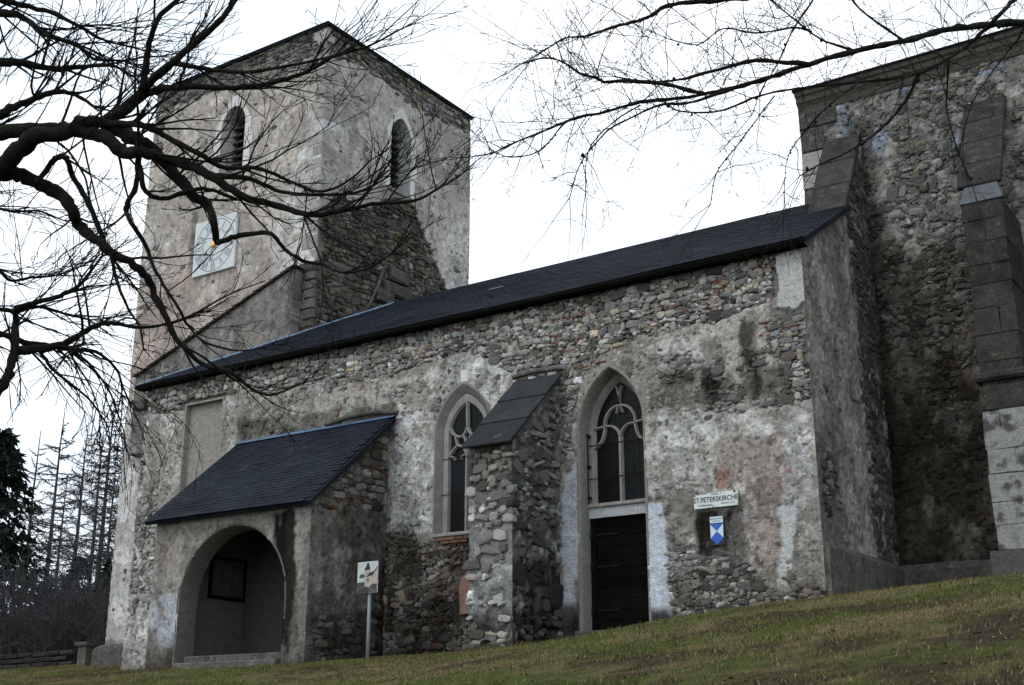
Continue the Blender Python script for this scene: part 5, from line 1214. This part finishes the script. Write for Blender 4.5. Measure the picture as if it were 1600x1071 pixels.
# -- larch boughs from the upper right, trunk outside the picture
d_r = 8.2
base = at_d(2080, 900, d_r); bgz = float(ground_z(base[0], base[1]))
rtree = thing('larch_tree', (base[0], base[1], bgz), 'bare lichened larch with fine drooping twigs hanging in at the upper right', 'tree')
mb = MB(); tp = smooth_path([np.array([base[0], base[1], bgz-.3]), at_d(2085, 700, d_r), at_d(2080, 300, d_r), at_d(2070, -100, d_r), at_d(2075, -600, d_r), at_d(2080, -1200, d_r)], 5)
tube(mb, tp, np.linspace(.30, .10, len(tp)), 12); mb.build('trunk', M_BARKL, rtree, True)
RL = [
 ([(2075, 60), (1850, 20), (1700, 32), (1600, 36), (1544, 39), (1487, 45), (1412, 64), (1337, 80), (1262, 101), (1206, 120), (1150, 137), (1075, 152), (1000, 160), (947, 175), (899, 185), (850, 205), (798, 226), (767, 240), (730, 246)], 8.5, 1.1, 8.2, 7.4, 9, .55),
 ([(2075, -150), (1850, -110), (1700, -60), (1620, -30), (1585, 0), (1559, 26), (1536, 49), (1499, 81), (1442, 112), (1400, 122), (1337, 129), (1244, 139), (1187, 150), (1124, 174), (1062, 174), (1040, 160)], 5.5, 1.3, 8.1, 7.6, 8, .5),
 ([(1435, 116), (1420, 150), (1394, 184), (1360, 215), (1320, 240), (1282, 257), (1250, 275)], 4, 1.1, 7.8, 7.6, 7, .45),
 ([(1482, 95), (1480, 140), (1479, 170), (1490, 215), (1500, 245), (1515, 280)], 2.2, 1, 7.8, 7.7, 6, .35),
 ([(2075, -260), (1700, -170), (1350, -60), (1230, -15), (1133, 0), (1094, 3), (1045, 8), (1020, 24), (996, 33), (960, 42), (915, 57), (882, 60), (850, 80)], 8, 1.2, 8.0, 7.5, 11, .55),
 ([(1100, 147), (1045, 133), (990, 127), (947, 128), (931, 122), (905, 114), (879, 97), (850, 91), (815, 100)], 4.5, 1.2, 7.7, 7.5, 12, .55),
 ([(1262, 101), (1180, 95), (1120, 110), (1060, 125), (1010, 128), (960, 120)], 4.5, 1.5, 7.8, 7.7, 12, .55),
 ([(1150, 137), (1080, 160), (1030, 165), (985, 185), (955, 200), (930, 225), (905, 260), (890, 310)], 3, .9, 7.7, 7.5, 8, .4),
 ([(905, 182), (880, 195), (860, 220), (835, 240), (800, 246), (775, 240)], 2, .8, 7.5, 7.4, 10, .4),
 ([(1337, 80), (1280, 60), (1235, 25), (1190, -10)], 2.6, 1.4, 7.9, 7.9, 12, .5),
 ([(1412, 64), (1350, 20), (1320, -15)], 2.6, 1.6, 7.9, 7.9, 8, .5),
 ([(1264, 48), (1240, 44), (1180, 52), (1130, 45), (1090, 70), (1040, 60)], 2.2, 1, 7.8, 7.6, 13, .5),
 ([(1290, -42), (1270, 0), (1240, 45), (1215, 100), (1190, 140), (1175, 180)], 2.4, .9, 7.8, 7.7, 10, .45),
 ([(1602, 37), (1590, 62), (1560, 100), (1520, 160), (1500, 230)], 1.8, .8, 7.7, 7.7, 8, .4),
 ([(1340, 130), (1290, 170), (1250, 215), (1230, 250), (1225, 300)], 1.8, .8, 7.7, 7.6, 7, .4),
 ([(1210, 150), (1180, 190), (1150, 230), (1120, 270), (1110, 320)], 1.6, .8, 7.7, 7.6, 6, .4),
 ([(1000, 165), (960, 190), (920, 235), (915, 300)], 1.6, .8, 7.6, 7.5, 6, .4),
]
tw = MB(); kn = MB()
def knob(p, r):
    s = TR.uniform(.002, .005); v = np.array([(s, 0, 0), (-s, 0, 0), (0, s, 0), (0, -s, 0), (0, 0, s), (0, 0, -s)]); kn.add(p+v, None, [(0, 2, 4), (2, 1, 4), (1, 3, 4), (3, 0, 4), (2, 0, 5), (1, 2, 5), (3, 1, 5), (0, 3, 5)])
def cone(p):
    s = TR.uniform(.007, .014); k = 6; V = []
    for (h, r) in ((-1, .3), (-.4, 1), (.3, .9), (1, .25)):
        V += [p+np.array([math.cos(a)*r*s*TR.uniform(.7, 1.2), math.sin(a)*r*s*TR.uniform(.7, 1.2), h*s*1.2]) for a in np.arange(k)*2*math.pi/k]
    kn.add(V, [(r*k+j, r*k+(j+1) % k, r*k+k+(j+1) % k, r*k+k+j) for r in range(3) for j in range(k)])
for (px, r0, r1, d0, d1, dens, tl_) in RL:
    mb = MB(); P, Tn, rr = limb(mb, px, r0, r1, d0, d1, 8, .22); mb.build('branch', M_BARKL, rtree, True)
    Ltot = np.linalg.norm(np.diff(P, axis=0), axis=1).sum()
    for _ in range(int(Ltot*dens*1.1)):
        i = TR.randint(int(len(P)*.1), len(P)-1); d = unit(Tn[i]*.45+rnd3(.6)+np.array([0, 0, TR.choice((-.3, .2, .45, .5))]))
        grow(tw, P[i], d, tl_*TR.uniform(.4, 1.3), .0034, 2, up=TR.choice((-.03, .02, .05)), wob=.15, kids=(4, 2), knob=knob, rmin=.0012, spread=1.0)
    for i in range(2, len(P), 1):      # spurs and lichen tufts on the bough
        if TR.random() < .8:
            p = P[i]+rnd3(rr[i]*.6); tube(kn, [P[i], p+unit(rnd3(1))*(rr[i]*.9+.012)], [max(.004, rr[i]*.35), .003], 4)
        if TR.random() < .03: cone(P[i]+unit(rnd3(1))*(rr[i]+.012))
    for _ in range(2): grow(tw, P[-1], unit(Tn[-1]+rnd3(.25)), .4, .003, 1, up=-.03, wob=.12, kids=(3, 2), knob=knob, rmin=.0012)
tw.build('twigs', M_BARKL, rtree, True, kind='stuff'); kn.build('cones_and_spurs', M_BARKL, rtree, True, kind='stuff')

# -- far trees at the left edge
def foot(x, dep):
    p = at_d(x, 1050, dep); return np.array([p[0], p[1], float(ground_z(p[0], p[1]))])
def bare_conifer(x, ytop, dep, label, spread=1.0, dens=1.0, lean=0):
    b = foot(x, dep); H = at_d(x, ytop, dep)[2]-b[2]
    t = thing('bare_larch', tuple(b), label, 'tree', 'bare conifers beyond the church'); mb = MB()
    pts = [b+np.array([lean*k/8+TR.uniform(-.05, .05), 0, H*k/8-.2]) for k in range(9)]; tube(mb, pts, np.linspace(.022*H*.6, .02, 9), 7); mb.build('trunk', M_FARBARK, t, True)
    tw = MB()
    for k in range(int(62*dens)):
        f = TR.uniform(.06, .955); p = pts[0]+(pts[-1]-pts[0])*f; L = spread*(.30*H*(1-f)**.8+.35)*TR.uniform(.6, 1.1)*.75
        a = TR.uniform(0, 2*math.pi); d = unit(np.array([math.cos(a), math.sin(a), TR.uniform(-.15, .25)]))
        n = 6; q = p.copy(); pp = [q]; 
        for i in range(n):
            d = unit(d+np.array([0, 0, .05])+rnd3(.05)); q = q+d*L/n; pp.append(q)
            for _ in range(5):
                dd = unit(d*.8+rnd3(.45)+np.array([0, 0, -.2])); l2 = L*TR.uniform(.12, .28); tube(tw, [q, q+dd*l2*.5, q+dd*l2+np.array([0, 0, -.05*l2])], [.016, .012, .007], 3, cap=False)
        tube(tw, pp, np.linspace(.035, .012, n+1), 4, cap=False)
    tw.build('branches', M_FARBARK, t, True, kind='stuff')
bare_conifer(56, 605, 62, 'tall bare larch with one straight trunk at the left edge, nearest the dark spruce', 1.0, 1.25)
bare_conifer(125, 640, 70, 'bare larch with wide level boughs halfway between the dark spruce and the tower', 1.15, 1.2)
bare_conifer(150, 690, 66, 'slim bare larch standing closest to the tower wall', .9, 1.1)
bare_conifer(72, 720, 75, 'thin bare larch seen just behind the tallest one', .8, .8)
bare_conifer(186, 470, 85, 'bare larch mostly hidden behind the tower edge', 1.2, 1.3)
bare_conifer(20, 640, 74, 'bare larch half hidden by the large spruce at the left edge', 1.0, 1.3)
bare_conifer(98, 620, 80, 'distant bare larch between the two nearest larch trunks', 1.1, 1.5)
bare_conifer(172, 600, 72, 'bare larch whose boughs reach out just beside the tower edge', 1.2, 1.6)
bare_conifer(138, 560, 90, 'farthest tall bare larch above the young spruces', 1.2, 1.5)
def spruce(x, ytop, dep, label, wid=.22, n=120):
    b = foot(x, dep); H = at_d(x, ytop, dep)[2]-b[2]
    t = thing('spruce_tree', tuple(b), label, 'tree', 'dark spruces beyond the church'); mb = MB(); tube(mb, [b-np.array([0, 0, .2]), b+np.array([0, 0, H])], [.018*H, .02], 7); mb.build('trunk', M_FARBARK, t, True)
    V = []; T_ = []; c = 0
    for k in range(n):
        f = k/n; f = .04+.95*f; L = (wid*H*(1-f)**.85+.15)*TR.uniform(.75, 1.15); a = TR.uniform(0, 2*math.pi)
        for s in range(int(14+L*9)):
            g = TR.random()**.7; o = np.array([math.cos(a+TR.gauss(0, .16)), math.sin(a+TR.gauss(0, .16)), 0])*L*g
            p = b+o+np.array([0, 0, H*f-.28*L*g*g+TR.gauss(0, .10)]); e = unit(o+rnd3(L*.3)+np.array([0, 0, -.55*L]))*TR.uniform(.25, .55); w = unit(np.cross(e, rnd3(1)))*TR.uniform(.06, .14)
            V += [p-w, p+w, p+e]; T_.append((c, c+1, c+2)); c += 3
    link('crown', mesh_np('crown', np.array(V), None, np.array(T_), None, False), M_NEEDLE, t, kind='stuff')
spruce(-38, 640, 52, 'large dark spruce cut by the left edge of the picture', .34, 260)
spruce(105, 860, 66, 'young dark spruce below the larches, left of the tower', .30, 110)
spruce(160, 870, 60, 'small dark spruce tucked against the tower wall', .30, 110)
spruce(190, 820, 70, 'dark spruce mostly hidden by the foot of the tower', .30, 120)
spruce(60, 900, 64, 'young dark spruce beside the large one', .34, 100)
def shrub(x, ytop, dep, label, wid=2.2, n=90):
    b = foot(x, dep); H = at_d(x, ytop, dep)[2]-b[2]; t = thing('bare_shrub', tuple(b), label, 'shrub', 'bare undergrowth beyond the church'); tw = MB()
    for _ in range(n):
        p = b+np.array([TR.gauss(0, wid*.35), TR.gauss(0, wid*.35), -.1]); d = unit(np.array([TR.gauss(0, .35), TR.gauss(0, .35), 1])); grow(tw, p, d, H*TR.uniform(.5, 1.05), .022, 2, up=.0, wob=.13, kids=(5, 3), rmin=.009, step=H/7)
    tw.build('stems', M_FARBARK, t, True, kind='stuff')
shrub(20, 900, 46, 'tangled bare shrub below the large spruce', 4.0, 120)
shrub(80, 890, 47, 'tangled bare shrub in front of the larch trunks', 3.5, 110)
shrub(130, 905, 45, 'tangled bare shrub behind the stone post', 3.0, 100)
shrub(-60, 900, 48, 'tangled bare shrub at the left edge', 3.5, 80)

# -- low wall and stone post at the tower foot, dark bank at the left edge
def pt(x, y, dep): p = at_d(x, y, dep); return p
g0 = foot(133, 36.0); gp = thing('stone_post', tuple(g0), 'square stone post with flat cap left of the tower foot', 'post')
h_ = at_d(133, 1010, 36.0)[2]
mb = MB(); v, q = chamfer_box(np.array([.19, 0, 0]), np.array([0, 0, (h_-g0[2]+.4)/2]), np.array([0, -.19, 0]), .02); mb.add(v+np.array([g0[0], g0[1], (h_+g0[2]-.4)/2]), q); mb.build('shaft', M_DARKST, gp)
mb = MB(); v, q = chamfer_box(np.array([.27, 0, 0]), np.array([0, 0, .06]), np.array([0, -.27, 0]), .03); mb.add(v+np.array([g0[0], g0[1], h_+.06]), q); mb.build('cap', M_DARKST, gp)
M_FARWALL = mat('dark_wall_stone', (.02, .019, .017), rough=.95, n1=(3, .3), objvar=.3)
wa, wb = foot(118, 37.5), foot(-120, 40)
lw = thing('churchyard_wall', tuple((wa+wb)/2), 'low dark stone churchyard wall running to the left edge', 'wall')
L_ = np.linalg.norm((wb-wa)[:2]); dw = unit(wb-wa); nn_ = int(L_/.55); hw_ = at_d(90, 1012, 37.5)[2]-wa[2]
for r in range(3):
    for i in range(nn_):
        mb = MB(); v, q = chamfer_box(dw*(.27), np.array([0, 0, hw_/6-.01]), unit(np.cross(dw, np.array([0, 0, 1.])))*.18, .03); v = v+RNG.uniform(-.015, .015, v.shape)
        mb.add(v+wa+dw*((i+.5+.5*(r % 2))*.55)+np.array([0, 0, hw_*(r+.5)/3-.05]), q); mb.build('wall_stone', M_FARWALL, lw)
